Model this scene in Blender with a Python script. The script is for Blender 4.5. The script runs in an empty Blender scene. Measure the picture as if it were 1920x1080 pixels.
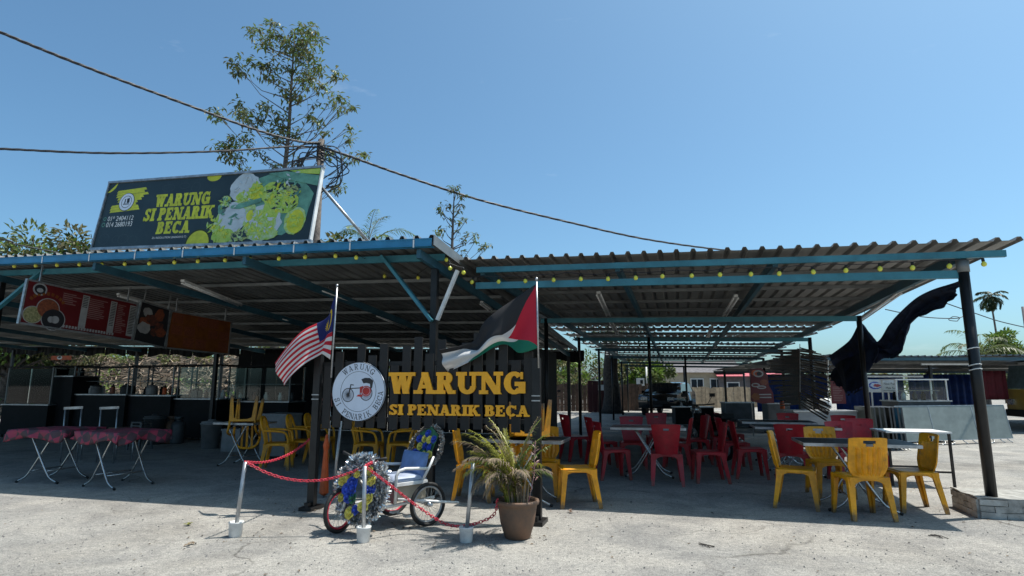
import bpy, math, random
from mathutils import Vector, Matrix
R = math.radians
sc = bpy.context.scene
# ---------------------------------------------------------------- camera
F, HZ, EYE = 1110.0, 182.0, 1.38
PITCH = math.atan(HZ / F)
cd = bpy.data.cameras.new('camera'); cam = bpy.data.objects.new('camera', cd)
sc.collection.objects.link(cam); sc.camera = cam
cd.sensor_width = 36; cd.lens = F / 1920 * 36; cd.clip_start = .05; cd.clip_end = 3000
cam.location = (0, 0, EYE); cam.rotation_euler = (R(90) + PITCH, 0, 0)
# ---------------------------------------------------------------- sky, sun, exposure
SUN = Vector((.42, .10, 1)).normalized()
w = bpy.data.worlds.new('World'); sc.world = w; w.use_nodes = True
nt = w.node_tree; nt.nodes.clear()
sky = nt.nodes.new('ShaderNodeTexSky'); sky.sky_type = 'NISHITA'; sky.sun_disc = False
sky.sun_elevation = math.asin(SUN.z); sky.sun_rotation = math.atan2(SUN.x, SUN.y)
sky.air_density = .8; sky.dust_density = 2.3; sky.ozone_density = 3.0; sky.altitude = 30
bg = nt.nodes.new('ShaderNodeBackground'); bg.inputs[1].default_value = .134
wo = nt.nodes.new('ShaderNodeOutputWorld')
tint = nt.nodes.new('ShaderNodeMix'); tint.data_type = 'RGBA'; tint.blend_type = 'MULTIPLY'; tint.inputs[0].default_value = 1; tint.inputs[7].default_value = (.73, 1.02, 1.03, 1)   # camera white balance
nt.links.new(sky.outputs[0], tint.inputs[6]); 
tcw = nt.nodes.new('ShaderNodeTexCoord'); mpw = nt.nodes.new('ShaderNodeMapping'); mpw.inputs['Scale'].default_value = (2.6, 2.6, 11); mpw.inputs['Location'].default_value = (.62, .1, .25)
cn = nt.nodes.new('ShaderNodeTexNoise'); cn.inputs['Scale'].default_value = 1.6; cn.inputs['Detail'].default_value = 7; cn.inputs['Roughness'].default_value = .62
crp = nt.nodes.new('ShaderNodeValToRGB'); crp.color_ramp.elements[0].position = .66; crp.color_ramp.elements[1].position = .90; crp.color_ramp.elements[1].color = (.22, .22, .22, 1)
mc = nt.nodes.new('ShaderNodeMix'); mc.data_type = 'RGBA'; mc.inputs[7].default_value = (7.2, 7.6, 7.9, 1)
nt.links.new(tcw.outputs['Generated'], mpw.inputs[0]); nt.links.new(mpw.outputs[0], cn.inputs['Vector']); nt.links.new(cn.outputs[0], crp.inputs[0]); nt.links.new(crp.outputs[0], mc.inputs[0])
nt.links.new(tint.outputs[2], mc.inputs[6]); nt.links.new(mc.outputs[2], bg.inputs[0]); nt.links.new(bg.outputs[0], wo.inputs[0])
sd = bpy.data.lights.new('sun', 'SUN'); sd.energy = 5.0; sd.angle = R(.53); sd.color = (1, .955, .88)
so = bpy.data.objects.new('sun', sd); sc.collection.objects.link(so)
so.rotation_euler = SUN.to_track_quat('Z', 'Y').to_euler()
vs = sc.view_settings
vs.view_transform = 'Standard'; vs.look = 'None'; vs.exposure = .4; vs.gamma = 1; vs.use_curve_mapping = False
# ---------------------------------------------------------------- helpers
S_, C_ = math.sin(PITCH), math.cos(PITCH)
ANG = R(15.5); CA, SA = math.cos(ANG), math.sin(ANG)
def ray(x, y):
    a = (x - 960) / F; u = (540 - y) / F
    return a, C_ - u * S_, S_ + u * C_
def gp(x, y, z=0):                       # point of the level z seen at photo pixel
    a, b, c = ray(x, y); t = (z - EYE) / c
    return Vector((a * t, b * t, z))
def W(u, v, z=0): return Vector((u * CA + v * SA, -u * SA + v * CA, z))   # building axes -> world
def UV(p): return Vector((p[0] * CA - p[1] * SA, p[0] * SA + p[1] * CA, p[2]))
def pv(x, y, v):                         # point on the wall plane v = const, in building axes
    a, b, c = ray(x, y); t = v / (a * SA + b * CA)
    return UV((a * t, b * t, EYE + c * t))
def pu(x, y, u):
    a, b, c = ray(x, y); t = u / (a * CA - b * SA)
    return UV((a * t, b * t, EYE + c * t))
def pY(x, y, Y):
    a, b, c = ray(x, y); t = Y / b
    return Vector((a * t, Y, EYE + c * t))
rnd = random.Random(11)
COL = sc.collection

class MB:
    def __init__(s): s.v = []; s.f = []; s.m = []; s.uv = None
    def add(s, vs_, fs, mi=0):
        n = len(s.v); s.v += [tuple(q) for q in vs_]
        for f in fs: s.f.append(tuple(n + i for i in f)); s.m.append(mi)
        return s
    def box(s, c, d, M=None, mi=0, taper=1.0):
        cx, cy, cz = c; dx, dy, dz = d[0] / 2, d[1] / 2, d[2] / 2
        vv = []
        for z in (-1, 1):
            k = taper if z < 0 else 1
            for x, y in ((-1, -1), (1, -1), (1, 1), (-1, 1)):
                p = Vector((x * dx * k, y * dy * k, z * dz))
                if M is not None: p = M @ p
                vv.append((p.x + cx, p.y + cy, p.z + cz))
        return s.add(vv, [(3, 2, 1, 0), (4, 5, 6, 7), (0, 1, 5, 4), (1, 2, 6, 5), (2, 3, 7, 6), (3, 0, 4, 7)], mi)
    def beam(s, p0, p1, wd, ht, up=(0, 0, 1), mi=0, w1=None, h1=None):
        p0, p1 = Vector(p0), Vector(p1); d = (p1 - p0).normalized(); up = Vector(up)
        if abs(d.dot(up)) > .98: up = Vector((0, 1, 0))
        x = d.cross(up).normalized(); y = x.cross(d).normalized()
        vv = []
        for p, a, b in ((p0, wd, ht), (p1, w1 or wd, h1 or ht)):
            for i, j in ((-1, -1), (1, -1), (1, 1), (-1, 1)): vv.append(p + x * i * a / 2 + y * j * b / 2)
        return s.add(vv, [(3, 2, 1, 0), (4, 5, 6, 7), (0, 1, 5, 4), (1, 2, 6, 5), (2, 3, 7, 6), (3, 0, 4, 7)], mi)
    def tube(s, pts, r, seg=8, closed=False, mi=0, caps=True):
        pts = [Vector(p) for p in pts]; n = len(pts)
        rr = r if isinstance(r, (list, tuple)) else [r] * n
        t = (pts[1] - pts[0]).normalized()
        x = t.orthogonal().normalized(); vv = []
        for i, p in enumerate(pts):
            a = pts[i - 1] if (i or closed) else p; b = pts[(i + 1) % n] if (i < n - 1 or closed) else p
            tt = (b - a).normalized() if (b - a).length > 1e-9 else t
            x = (x - tt * x.dot(tt)); x = x.normalized() if x.length > 1e-6 else tt.orthogonal().normalized()
            y = tt.cross(x)
            for k in range(seg):
                q = 2 * math.pi * k / seg
                vv.append(p + (x * math.cos(q) + y * math.sin(q)) * rr[i])
        fs = []
        for i in range(n if closed else n - 1):
            j = (i + 1) % n
            for k in range(seg):
                k2 = (k + 1) % seg
                fs.append((i * seg + k, i * seg + k2, j * seg + k2, j * seg + k))
        if not closed and caps:
            fs.append(tuple(range(seg - 1, -1, -1))); fs.append(tuple((n - 1) * seg + k for k in range(seg)))
        return s.add(vv, fs, mi)
    def lathe(s, prof, seg=20, M=None, mi=0):
        vv = []; n = len(prof)
        for r, z in prof:
            for k in range(seg):
                a = 2 * math.pi * k / seg; p = Vector((r * math.cos(a), r * math.sin(a), z))
                vv.append(M @ p if M is not None else p)
        fs = [(i * seg + k, i * seg + (k + 1) % seg, (i + 1) * seg + (k + 1) % seg, (i + 1) * seg + k) for i in range(n - 1) for k in range(seg)]
        fs.append(tuple(range(seg - 1, -1, -1))); fs.append(tuple((n - 1) * seg + k for k in range(seg)))
        return s.add(vv, fs, mi)
    def prism(s, poly, z0, z1, M=None, mi=0):
        n = len(poly); vv = [Vector((x, y, z0)) for x, y in poly] + [Vector((x, y, z1)) for x, y in poly]
        if M is not None: vv = [M @ p for p in vv]
        fs = [tuple(range(n - 1, -1, -1)), tuple(range(n, 2 * n))] + [(i, (i + 1) % n, n + (i + 1) % n, n + i) for i in range(n)]
        return s.add(vv, fs, mi)
    def gridsolid(s, nx, ny, fn, th, skip=None, nrm=None, mi=0, uv=False, uvf=None):
        g = [[Vector(fn(i / nx, j / ny)) for j in range(ny + 1)] for i in range(nx + 1)]
        vv = []; idx = {}; uvs = []
        for side in (0, 1):
            for i in range(nx + 1):
                for j in range(ny + 1):
                    if nrm is None:
                        a = g[min(i + 1, nx)][j] - g[max(i - 1, 0)][j]; b = g[i][min(j + 1, ny)] - g[i][max(j - 1, 0)]
                        nn = a.cross(b); nn = nn.normalized() if nn.length > 1e-9 else Vector((0, 0, 1))
                    else: nn = Vector(nrm)
                    idx[side, i, j] = len(vv); vv.append(g[i][j] + nn * th * (.5 - side)); uvs.append(uvf(i / nx, j / ny) if uvf else (i / nx, j / ny))
        fs = []; keep = [(i, j) for i in range(nx) for j in range(ny) if not (skip and skip(i, j))]; ks = set(keep)
        for i, j in keep:
            fs.append((idx[0, i, j], idx[0, i + 1, j], idx[0, i + 1, j + 1], idx[0, i, j + 1]))
            fs.append((idx[1, i, j + 1], idx[1, i + 1, j + 1], idx[1, i + 1, j], idx[1, i, j]))
            for (di, dj), (a, b) in (((-1, 0), ((0, 1), (0, 0))), ((1, 0), ((1, 0), (1, 1))), ((0, -1), ((0, 0), (1, 0))), ((0, 1), ((1, 1), (0, 1)))):
                if (i + di, j + dj) not in ks:
                    fs.append((idx[0, i + a[0], j + a[1]], idx[1, i + a[0], j + a[1]], idx[1, i + b[0], j + b[1]], idx[0, i + b[0], j + b[1]]))
        n0 = len(s.v); s.add(vv, fs, mi)
        if uv:
            if s.uv is None: s.uv = {}
            for k, q in enumerate(uvs): s.uv[n0 + k] = q
        return s
    def leaf(s, p, d, ln, wd, nrm=None, mi=0, bend=.12):
        d = d.normalized(); n = Vector(nrm) if nrm is not None else Vector((rnd.uniform(-1, 1), rnd.uniform(-1, 1), rnd.uniform(-.2, 1)))
        x = d.cross(n); x = x.normalized() if x.length > 1e-5 else d.orthogonal().normalized(); z = x.cross(d)
        m = p + d * ln * .5 + z * ln * bend
        return s.add([p, m + x * wd / 2, p + d * ln, m - x * wd / 2], [(0, 1, 2, 3)], mi)
    def build(s, name, mat, parent=None, smooth=False, off=None):
        if off is not None: s.v = [(a - off[0], b - off[1], c - off[2]) for a, b, c in s.v]
        me = bpy.data.meshes.new(name); me.from_pydata(s.v, [], s.f)
        for m_ in (mat if isinstance(mat, (list, tuple)) else [mat]): me.materials.append(m_)
        if any(s.m): me.polygons.foreach_set('material_index', s.m)
        if smooth: me.polygons.foreach_set('use_smooth', [True] * len(s.f))
        if s.uv:
            ul = me.uv_layers.new(name='UVMap')
            for lp in me.loops: ul.data[lp.index].uv = s.uv.get(lp.vertex_index, (0, 0))
        me.update()
        return link(name, me, parent)
def link(name, me, parent=None):
    o = bpy.data.objects.new(name, me); COL.objects.link(o)
    if parent is not None: o.parent = parent
    return o
def tag(o, label, cat, group=None):
    o['label'] = label; o['category'] = cat
    if group: o['group'] = group
    return o
def thing(name, label, cat, loc=(0, 0, 0), rz=0, group=None):
    o = bpy.data.objects.new(name, None); COL.objects.link(o); o.empty_display_size = .2
    o.location = loc; o.rotation_euler = (0, 0, rz)
    return tag(o, label, cat, group)
def struct(o, kind='structure'): o['kind'] = kind; return o
KID = {}
def kids(o): return [c for c in COL.objects if c.parent is o]
def copy_tree(o, parent=None):
    c = o.copy(); COL.objects.link(c); c.parent = parent
    for ch in kids_of[o.name]: copy_tree(ch, c)
    return c
kids_of = {}
def freeze(o):                             # remember the children of a prototype for fast copying
    kids_of[o.name] = [c for c in COL.objects if c.parent is o]
    for c in kids_of[o.name]: freeze(c)
    return o
def dup(proto, loc, rz, label, group=None, tilt=None):
    c = copy_tree(proto); c.location = loc; c.rotation_euler = (0, 0, rz) if tilt is None else tilt
    c['label'] = label
    if group: c['group'] = group
    kids_of.pop(c.name, None)
    return c
def board(name, label, cat, O, X, Yv, group=None):     # a thing whose local x, y lie in a panel
    X = Vector(X); Yv = Vector(Yv); x = X.normalized(); z = x.cross(Yv).normalized(); y = z.cross(x)
    o = thing(name, label, cat, (0, 0, 0), 0, group)
    M = Matrix((x, y, z)).transposed().to_4x4(); M.translation = O
    o.matrix_world = M
    return o
# ---------------------------------------------------------------- materials
def mat(name, col, rough=.6, metal=0., var=.12, scale=6., bump=0., bscale=40., col2=None, spec=.5, trans=0., objvar=0., coat=0.):
    m = bpy.data.materials.new(name); m.use_nodes = True; t = m.node_tree; b = t.nodes['Principled BSDF']
    b.inputs['Roughness'].default_value = rough; b.inputs['Metallic'].default_value = metal
    b.inputs['Specular IOR Level'].default_value = spec
    if coat: b.inputs['Coat Weight'].default_value = coat
    tc = t.nodes.new('ShaderNodeTexCoord'); n = t.nodes.new('ShaderNodeTexNoise')
    n.inputs['Scale'].default_value = scale; n.inputs['Detail'].default_value = 5; n.inputs['Roughness'].default_value = .65
    t.links.new(tc.outputs['Object'], n.inputs['Vector'])
    cr = t.nodes.new('ShaderNodeValToRGB'); c = Vector(col)
    c2 = Vector(col2) if col2 else c * (1 - var * 2); c1 = c if col2 else c * (1 + var)
    cr.color_ramp.elements[0].position = .35; cr.color_ramp.elements[1].position = .68
    cr.color_ramp.elements[0].color = (*c2, 1); cr.color_ramp.elements[1].color = (*c1, 1)
    t.links.new(n.outputs[0], cr.inputs[0]); out = cr.outputs[0]
    if objvar:
        oi = t.nodes.new('ShaderNodeObjectInfo'); hs = t.nodes.new('ShaderNodeHueSaturation')
        mr = t.nodes.new('ShaderNodeMapRange'); mr.inputs[3].default_value = 1 - objvar; mr.inputs[4].default_value = 1 + objvar
        t.links.new(oi.outputs['Random'], mr.inputs[0]); t.links.new(mr.outputs[0], hs.inputs['Value']); t.links.new(out, hs.inputs['Color']); out = hs.outputs[0]
    t.links.new(out, b.inputs['Base Color'])
    rr = t.nodes.new('ShaderNodeMapRange'); rr.inputs[3].default_value = max(.02, rough - .1); rr.inputs[4].default_value = min(1, rough + .12)
    t.links.new(n.outputs[0], rr.inputs[0]); t.links.new(rr.outputs[0], b.inputs['Roughness'])
    if bump:
        n2 = t.nodes.new('ShaderNodeTexNoise'); n2.inputs['Scale'].default_value = bscale; n2.inputs['Detail'].default_value = 4
        t.links.new(tc.outputs['Object'], n2.inputs['Vector'])
        bp = t.nodes.new('ShaderNodeBump'); bp.inputs['Strength'].default_value = bump; bp.inputs['Distance'].default_value = .01
        t.links.new(n2.outputs[0], bp.inputs['Height']); t.links.new(bp.outputs[0], b.inputs['Normal'])
    if trans:
        tr = t.nodes.new('ShaderNodeBsdfTranslucent'); mx = t.nodes.new('ShaderNodeMixShader'); mx.inputs[0].default_value = trans
        t.links.new(out, tr.inputs[0]); t.links.new(b.outputs[0], mx.inputs[1]); t.links.new(tr.outputs[0], mx.inputs[2])
        t.links.new(mx.outputs[0], t.nodes['Material Output'].inputs[0])
    return m
def glass(name, col=(.9, .96, .95), rough=.03, refl=.10):
    m = bpy.data.materials.new(name); m.use_nodes = True; t = m.node_tree; t.nodes.remove(t.nodes['Principled BSDF'])
    tr = t.nodes.new('ShaderNodeBsdfTransparent'); tr.inputs[0].default_value = (*col, 1); gl = t.nodes.new('ShaderNodeBsdfGlossy'); gl.inputs['Roughness'].default_value = rough
    lw = t.nodes.new('ShaderNodeLayerWeight'); lw.inputs[0].default_value = .25; mx = t.nodes.new('ShaderNodeMixShader')
    t.links.new(lw.outputs['Fresnel'], mx.inputs[0]); t.links.new(tr.outputs[0], mx.inputs[1]); t.links.new(gl.outputs[0], mx.inputs[2]); t.links.new(mx.outputs[0], t.nodes['Material Output'].inputs[0])
    return m
M = {}
M['roof'] = mat('roof_steel', (.20, .205, .20), .42, .35, .18, 1.2, .05, 30, objvar=.12)
M['roof_light'] = mat('roof_zinc', (.36, .37, .36), .30, .6, .2, 1.5, .05, 30, objvar=.15)
M['roof_dull'] = mat('roof_dull_zinc', (.27, .265, .25), .48, .15, .14, 1.2, .02, 30, objvar=.10)
M['blue'] = mat('blue_paint', (.025, .20, .38), .38, 0, .12, 3, .05, 20)
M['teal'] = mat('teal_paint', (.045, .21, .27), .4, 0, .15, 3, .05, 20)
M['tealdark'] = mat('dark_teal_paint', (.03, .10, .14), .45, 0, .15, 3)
M['purlin'] = mat('grey_purlin', (.19, .20, .20), .45, .3, .15, 3)
M['post'] = mat('black_post', (.012, .012, .013), .42, .2, .3, 6)
M['white'] = mat('white_paint', (.72, .72, .70), .45, 0, .1, 5)
M['plastic_white'] = mat('white_plastic', (.7, .7, .68), .4, 0, .12, 9)
M['galv'] = mat('galvanised_steel', (.42, .43, .44), .35, .7, .2, 9)
M['chrome'] = mat('chrome_tube', (.55, .55, .54), .25, .85, .15, 9)
M['yellow'] = mat('yellow_plastic', (.80, .335, .004), .42, 0, .16, 7, .03, 60, objvar=.13)
M['red'] = mat('red_plastic', (.42, .008, .018), .4, 0, .15, 7, .03, 60, objvar=.1)
def dirty(m, amt=.85, zt=.13):
    t = m.node_tree; b = t.nodes['Principled BSDF']; src = b.inputs['Base Color'].links[0].from_socket
    tc = t.nodes.new('ShaderNodeTexCoord'); sp = t.nodes.new('ShaderNodeSeparateXYZ'); t.links.new(tc.outputs['Object'], sp.inputs[0])
    n = t.nodes.new('ShaderNodeTexNoise'); n.inputs['Scale'].default_value = 16; n.inputs['Detail'].default_value = 6; t.links.new(tc.outputs['Object'], n.inputs['Vector'])
    mr = t.nodes.new('ShaderNodeMapRange'); mr.inputs[1].default_value = zt; mr.inputs[2].default_value = 0.; t.links.new(sp.outputs[2], mr.inputs[0])
    ad = t.nodes.new('ShaderNodeMath'); ad.operation = 'MULTIPLY_ADD'; ad.inputs[1].default_value = .55; t.links.new(mr.outputs[0], ad.inputs[0]); t.links.new(n.outputs[0], ad.inputs[2])
    cr = t.nodes.new('ShaderNodeValToRGB'); cr.color_ramp.elements[0].position = .60; cr.color_ramp.elements[1].position = .95; cr.color_ramp.elements[1].color = (amt, amt, amt, 1); t.links.new(ad.outputs[0], cr.inputs[0])
    mx = t.nodes.new('ShaderNodeMix'); mx.data_type = 'RGBA'; mx.inputs[7].default_value = (.12, .085, .055, 1); t.links.new(cr.outputs[0], mx.inputs[0]); t.links.new(src, mx.inputs[6]); t.links.new(mx.outputs[2], b.inputs['Base Color'])
dirty(M['yellow']); dirty(M['red'], .6)
M['blacktop'] = mat('black_laminate', (.02, .02, .022), .5, 0, .25, 9, spec=.25)
M['redtop'] = mat('red_laminate', (.20, .02, .03), .3, 0, .25, 9)
M['steeltop'] = mat('steel_top', (.5, .5, .5), .3, .6, .12, 5)
M['slat'] = mat('charcoal_timber', (.0085, .0075, .007), .6, 0, .35, 10, .2, 60)
M['gold'] = mat('mustard_letter', (.92, .41, .008), .45, 0, .07, 5)
M['bbdark'] = mat('billboard_print', (.017, .032, .036), .35, 0, .15, 2)
M['bbyellow'] = mat('printed_yellow', (.52, .55, .03), .4, 0, .12, 8)
M['bbgreen'] = mat('printed_green', (.22, .42, .05), .4, 0, .35, 9, col2=(.45, .55, .10))
M['bbteal'] = mat('printed_teal', (.12, .30, .22), .4, 0, .2, 6)
M['bbrice'] = mat('printed_rice', (.45, .52, .56), .4, 0, .08, 7)
M['bbsalad'] = mat('printed_salad', (.42, .55, .36), .4, 0, .3, 14, col2=(.30, .46, .03))
M['bbbean'] = mat('printed_beans', (.5, .55, .18), .4, 0, .3, 60, col2=(.05, .1, .06))
M['ink'] = mat('black_ink', (.015, .015, .018), .5)
M['whiteprint'] = mat('white_print', (.62, .68, .78), .4, 0, .04, 3)
M['redprint'] = mat('red_print', (.45, .02, .015), .4)
M['bulb'] = mat('yellow_bulb', (.75, .72, .08), .25, 0, .06, 30, spec=.6)
M['black'] = mat('black_rubber', (.012, .012, .012), .7, 0, .3, 20)
M['cable'] = mat('cable_sheath', (.02, .02, .024), .5)
M['concrete'] = mat('pale_concrete', (.36, .35, .32), .9, 0, .22, 9, .6, 25, objvar=.2)
M['mortar'] = mat('mortar', (.33, .32, .30), .9, 0, .2, 12, .3, 30)
M['terra'] = mat('terracotta', (.20, .105, .06), .7, 0, .25, 5, .15, 20, col2=(.10, .065, .045))
M['soil'] = mat('potting_soil', (.035, .025, .017), .95, 0, .4, 30, .5, 50)
M['frond'] = mat('palm_leaf', (.11, .17, .02), .5, 0, .3, 6, trans=.25, objvar=.2)
M['frondy'] = mat('yellowing_leaf', (.30, .30, .04), .5, 0, .3, 6, trans=.25)
M['frondd'] = mat('dry_leaf', (.26, .19, .12), .7, 0, .3, 6, trans=.1)
M['leaf'] = mat('tree_leaf', (.14, .185, .055), .5, 0, .35, 1.5, trans=.38)
M['leafl'] = mat('bright_leaf', (.14, .22, .03), .5, 0, .35, 1.5, trans=.3)
M['leafo'] = mat('olive_leaf', (.18, .17, .07), .6, 0, .35, 1.5, trans=.35)
M['leafd'] = mat('dark_leaf', (.04, .07, .02), .6, 0, .35, 1.5, trans=.15)
M['bark'] = mat('grey_bark', (.13, .11, .095), .9, 0, .3, 8, .4, 30)
M['barkd'] = mat('dark_bark', (.045, .038, .032), .9, 0, .3, 8, .4, 30)
M['stick'] = mat('dry_sticks', (.46, .36, .27), .9, 0, .35, 2.5, col2=(.10, .07, .05))
M['tin'] = mat('silver_tinsel', (.75, .76, .77), .18, .95, .08, 20)
M['tind'] = mat('tarnished_tinsel', (.42, .40, .37), .35, .6, .3, 20)
M['fblue'] = mat('blue_rose', (.03, .08, .50), .6, 0, .3, 30)
M['fyel'] = mat('yellow_rose', (.78, .66, .12), .6, 0, .25, 30)
M['fgrn'] = mat('artificial_leaf', (.03, .16, .07), .6, 0, .3, 20)
M['denim'] = mat('blue_vinyl', (.13, .22, .44), .5, 0, .12, 9, .1, 60)
M['seat'] = mat('pale_blue_vinyl', (.36, .41, .52), .5, 0, .1, 9, .1, 60)
M['chain'] = mat('red_chain_plastic', (.55, .03, .06), .4, 0, .1, 20)
M['orange'] = mat('orange_plastic', (.62, .10, .015), .5, 0, .15, 9, .1, 30)
M['navy'] = mat('navy_net', (.02, .04, .09), .75, 0, .3, 5, .3, 60, trans=.45)
M['bamboo'] = mat('bamboo', (.13, .085, .055), .6, 0, .3, 14, objvar=.35)
M['plank'] = mat('fence_plank', (.10, .06, .042), .85, 0, .25, 5, .2, 20, objvar=.35)
M['plankl'] = mat('pale_plank', (.34, .25, .16), .85, 0, .2, 5, .2, 20, objvar=.25)
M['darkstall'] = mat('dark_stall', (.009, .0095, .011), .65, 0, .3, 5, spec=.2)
M['greystall'] = mat('grey_stall', (.06, .066, .07), .5, 0, .2, 4)
M['carpaint'] = mat('car_paint', (.012, .014, .016), .12, .3, .1, 3, coat=.8)
M['grn_board'] = mat('grey_green_board', (.19, .225, .215), .5, 0, .12, 2.5, .03, 20, objvar=.06)
M['bcurtain'] = mat('blue_curtain', (.02, .07, .34), .6, 0, .2, 4)
M['beige'] = mat('beige_render', (.42, .36, .27), .85, 0, .1, 3)
M['greyroof'] = mat('grey_roof', (.13, .12, .125), .8, 0, .2, 5)
M['pinkroof'] = mat('red_awning', (.48, .10, .12), .6, 0, .1, 5)
M['yellowtruck'] = mat('truck_yellow', (.62, .36, .02), .3, 0, .1, 3, coat=.4)
M['glass'] = glass('clear_glass')
M['dglass'] = mat('dark_glass', (.02, .025, .03), .06, 0, .1, 3)
M['tube'] = mat('fluorescent_tube', (.78, .78, .76), .3, 0, .03, 5)
M['mred'] = mat('menu_red', (.12, .004, .006), .45, 0, .1, 2)
M['morange'] = mat('menu_orange', (.24, .075, .008), .5, 0, .35, 5, col2=(.15, .035, .004))
M['mtext'] = mat('menu_text', (.26, .13, .12), .5)
M['mwhite'] = mat('menu_white', (.34, .33, .32), .5)
M['food_a'] = mat('printed_curry', (.30, .08, .03), .5, 0, .4, 26, col2=(.12, .03, .015))
M['food_b'] = mat('printed_noodle', (.40, .34, .16), .5, 0, .4, 30, col2=(.12, .12, .04))
M['food_c'] = mat('printed_grill', (.20, .05, .03), .5, 0, .4, 16, col2=(.02, .015, .012))
M['mwhite2'] = mat('dull_enamel', (.22, .22, .22), .5)
M['faint'] = mat('faint_print', (.035, .055, .06), .4)
# ---- ground
def ground_mat():
    m = bpy.data.materials.new('worn_concrete_ground'); m.use_nodes = True; t = m.node_tree; b = t.nodes['Principled BSDF']
    b.inputs['Roughness'].default_value = .93; b.inputs['Specular IOR Level'].default_value = .2
    tc = t.nodes.new('ShaderNodeTexCoord')
    def noise(s, d, r=.6, dist=0):
        n = t.nodes.new('ShaderNodeTexNoise'); n.inputs['Scale'].default_value = s; n.inputs['Detail'].default_value = d
        n.inputs['Roughness'].default_value = r; n.inputs['Distortion'].default_value = dist
        t.links.new(tc.outputs['Object'], n.inputs['Vector']); return n.outputs[0]
    def ramp(i, a, b_, p0, p1):
        c = t.nodes.new('ShaderNodeValToRGB'); c.color_ramp.elements[0].position = p0; c.color_ramp.elements[1].position = p1
        c.color_ramp.elements[0].color = (*a, 1); c.color_ramp.elements[1].color = (*b_, 1); t.links.new(i, c.inputs[0]); return c.outputs[0]
    def mix(mode, f, a, b_):
        x = t.nodes.new('ShaderNodeMix'); x.data_type = 'RGBA'; x.blend_type = mode
        if isinstance(f, float): x.inputs[0].default_value = f
        else: t.links.new(f, x.inputs[0])
        t.links.new(a, x.inputs[6]); t.links.new(b_, x.inputs[7]); return x.outputs[2]
    base = ramp(noise(.55, 6, .62, .6), (.285, .281, .272), (.395, .377, .348), .34, .66)
    patch = ramp(noise(1.3, 6, .7, 1.4), (.72, .72, .73), (1.06, 1.05, 1.03), .34, .58)
    stain = ramp(noise(.32, 4, .55, .8), (.62, .61, .60), (1, 1, 1), .30, .46)
    grain = ramp(noise(85, 3, .7), (.50, .50, .50), (1.26, 1.25, 1.22), .35, .64)
    grain2 = ramp(noise(22, 4, .75), (.74, .74, .75), (1.16, 1.15, 1.13), .36, .62)
    def voro(sc_, feat='F1'):
        vo = t.nodes.new('ShaderNodeTexVoronoi'); vo.inputs['Scale'].default_value = sc_; vo.feature = feat; t.links.new(tc.outputs['Object'], vo.inputs['Vector']); return vo.outputs['Distance']
    speck = ramp(voro(34), (.28, .27, .26), (1, 1, 1), .10, .22)
    spm = ramp(noise(1.1, 4, .6), (0, 0, 0), (1, 1, 1), .50, .62)
    # hairline cracks wander through the slab
    wv = t.nodes.new('ShaderNodeTexNoise'); wv.inputs['Scale'].default_value = 1.1; wv.inputs['Detail'].default_value = 6; t.links.new(tc.outputs['Object'], wv.inputs['Vector'])
    wm = t.nodes.new('ShaderNodeVectorMath'); wm.operation = 'MULTIPLY_ADD'; wm.inputs[1].default_value = (1.1, 1.1, 0); t.links.new(wv.outputs['Color'], wm.inputs[0]); t.links.new(tc.outputs['Object'], wm.inputs[2])
    vc = t.nodes.new('ShaderNodeTexVoronoi'); vc.feature = 'DISTANCE_TO_EDGE'; vc.inputs['Scale'].default_value = .42; t.links.new(wm.outputs[0], vc.inputs['Vector'])
    crack = ramp(vc.outputs['Distance'], (.45, .44, .43), (1, 1, 1), .001, .006)
    crm = ramp(noise(.7, 3), (0, 0, 0), (1, 1, 1), .48, .6)
    c = mix('MULTIPLY', .9, base, patch); c = mix('MULTIPLY', .8, c, stain); c = mix('MULTIPLY', .85, c, grain); c = mix('MULTIPLY', .9, c, grain2); c = mix('MULTIPLY', spm, c, speck); c = mix('MULTIPLY', crm, c, crack)
    t.links.new(c, b.inputs['Base Color'])
    ad = t.nodes.new('ShaderNodeMath'); ad.operation = 'ADD'; t.links.new(noise(70, 4, .7), ad.inputs[0]); t.links.new(noise(9, 5, .6), ad.inputs[1])
    bp = t.nodes.new('ShaderNodeBump'); bp.inputs['Strength'].default_value = .8; bp.inputs['Distance'].default_value = .016
    t.links.new(ad.outputs[0], bp.inputs['Height']); t.links.new(bp.outputs[0], b.inputs['Normal'])
    return m
M['ground'] = ground_mat()
# ---------------------------------------------------------------- ground
g = MB(); g.add([(-900, -300, 0), (900, -300, 0), (900, 1500, 0), (-900, 1500, 0)], [(0, 1, 2, 3)])
struct(g.build('ground', M['ground']))
# gravel crumbs
mb = MB()
for i in range(7000):
    Y = 3.0 + 5.2 * rnd.random() ** 1.7; X = rnd.uniform(-1, 1) * Y * 1.05; s = rnd.choice((.003, .004, .005, .007, .010)) * rnd.uniform(.7, 1.3)
    q = rnd.uniform(0, 6.28); p = [Vector((X + s * math.cos(q + k * 2.1) * rnd.uniform(.7, 1.2), Y + s * math.sin(q + k * 2.1), .0005)) for k in range(3)]
    top = Vector((X, Y, s * rnd.uniform(.6, 1.1)))
    mb.add(p + [top], [(0, 1, 3), (1, 2, 3), (2, 0, 3)])
struct(mb.build('gravel', mat('gravel_crumb', (.26, .25, .235), .95, 0, .4, 3, col2=(.10, .10, .10))), 'stuff')
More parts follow.
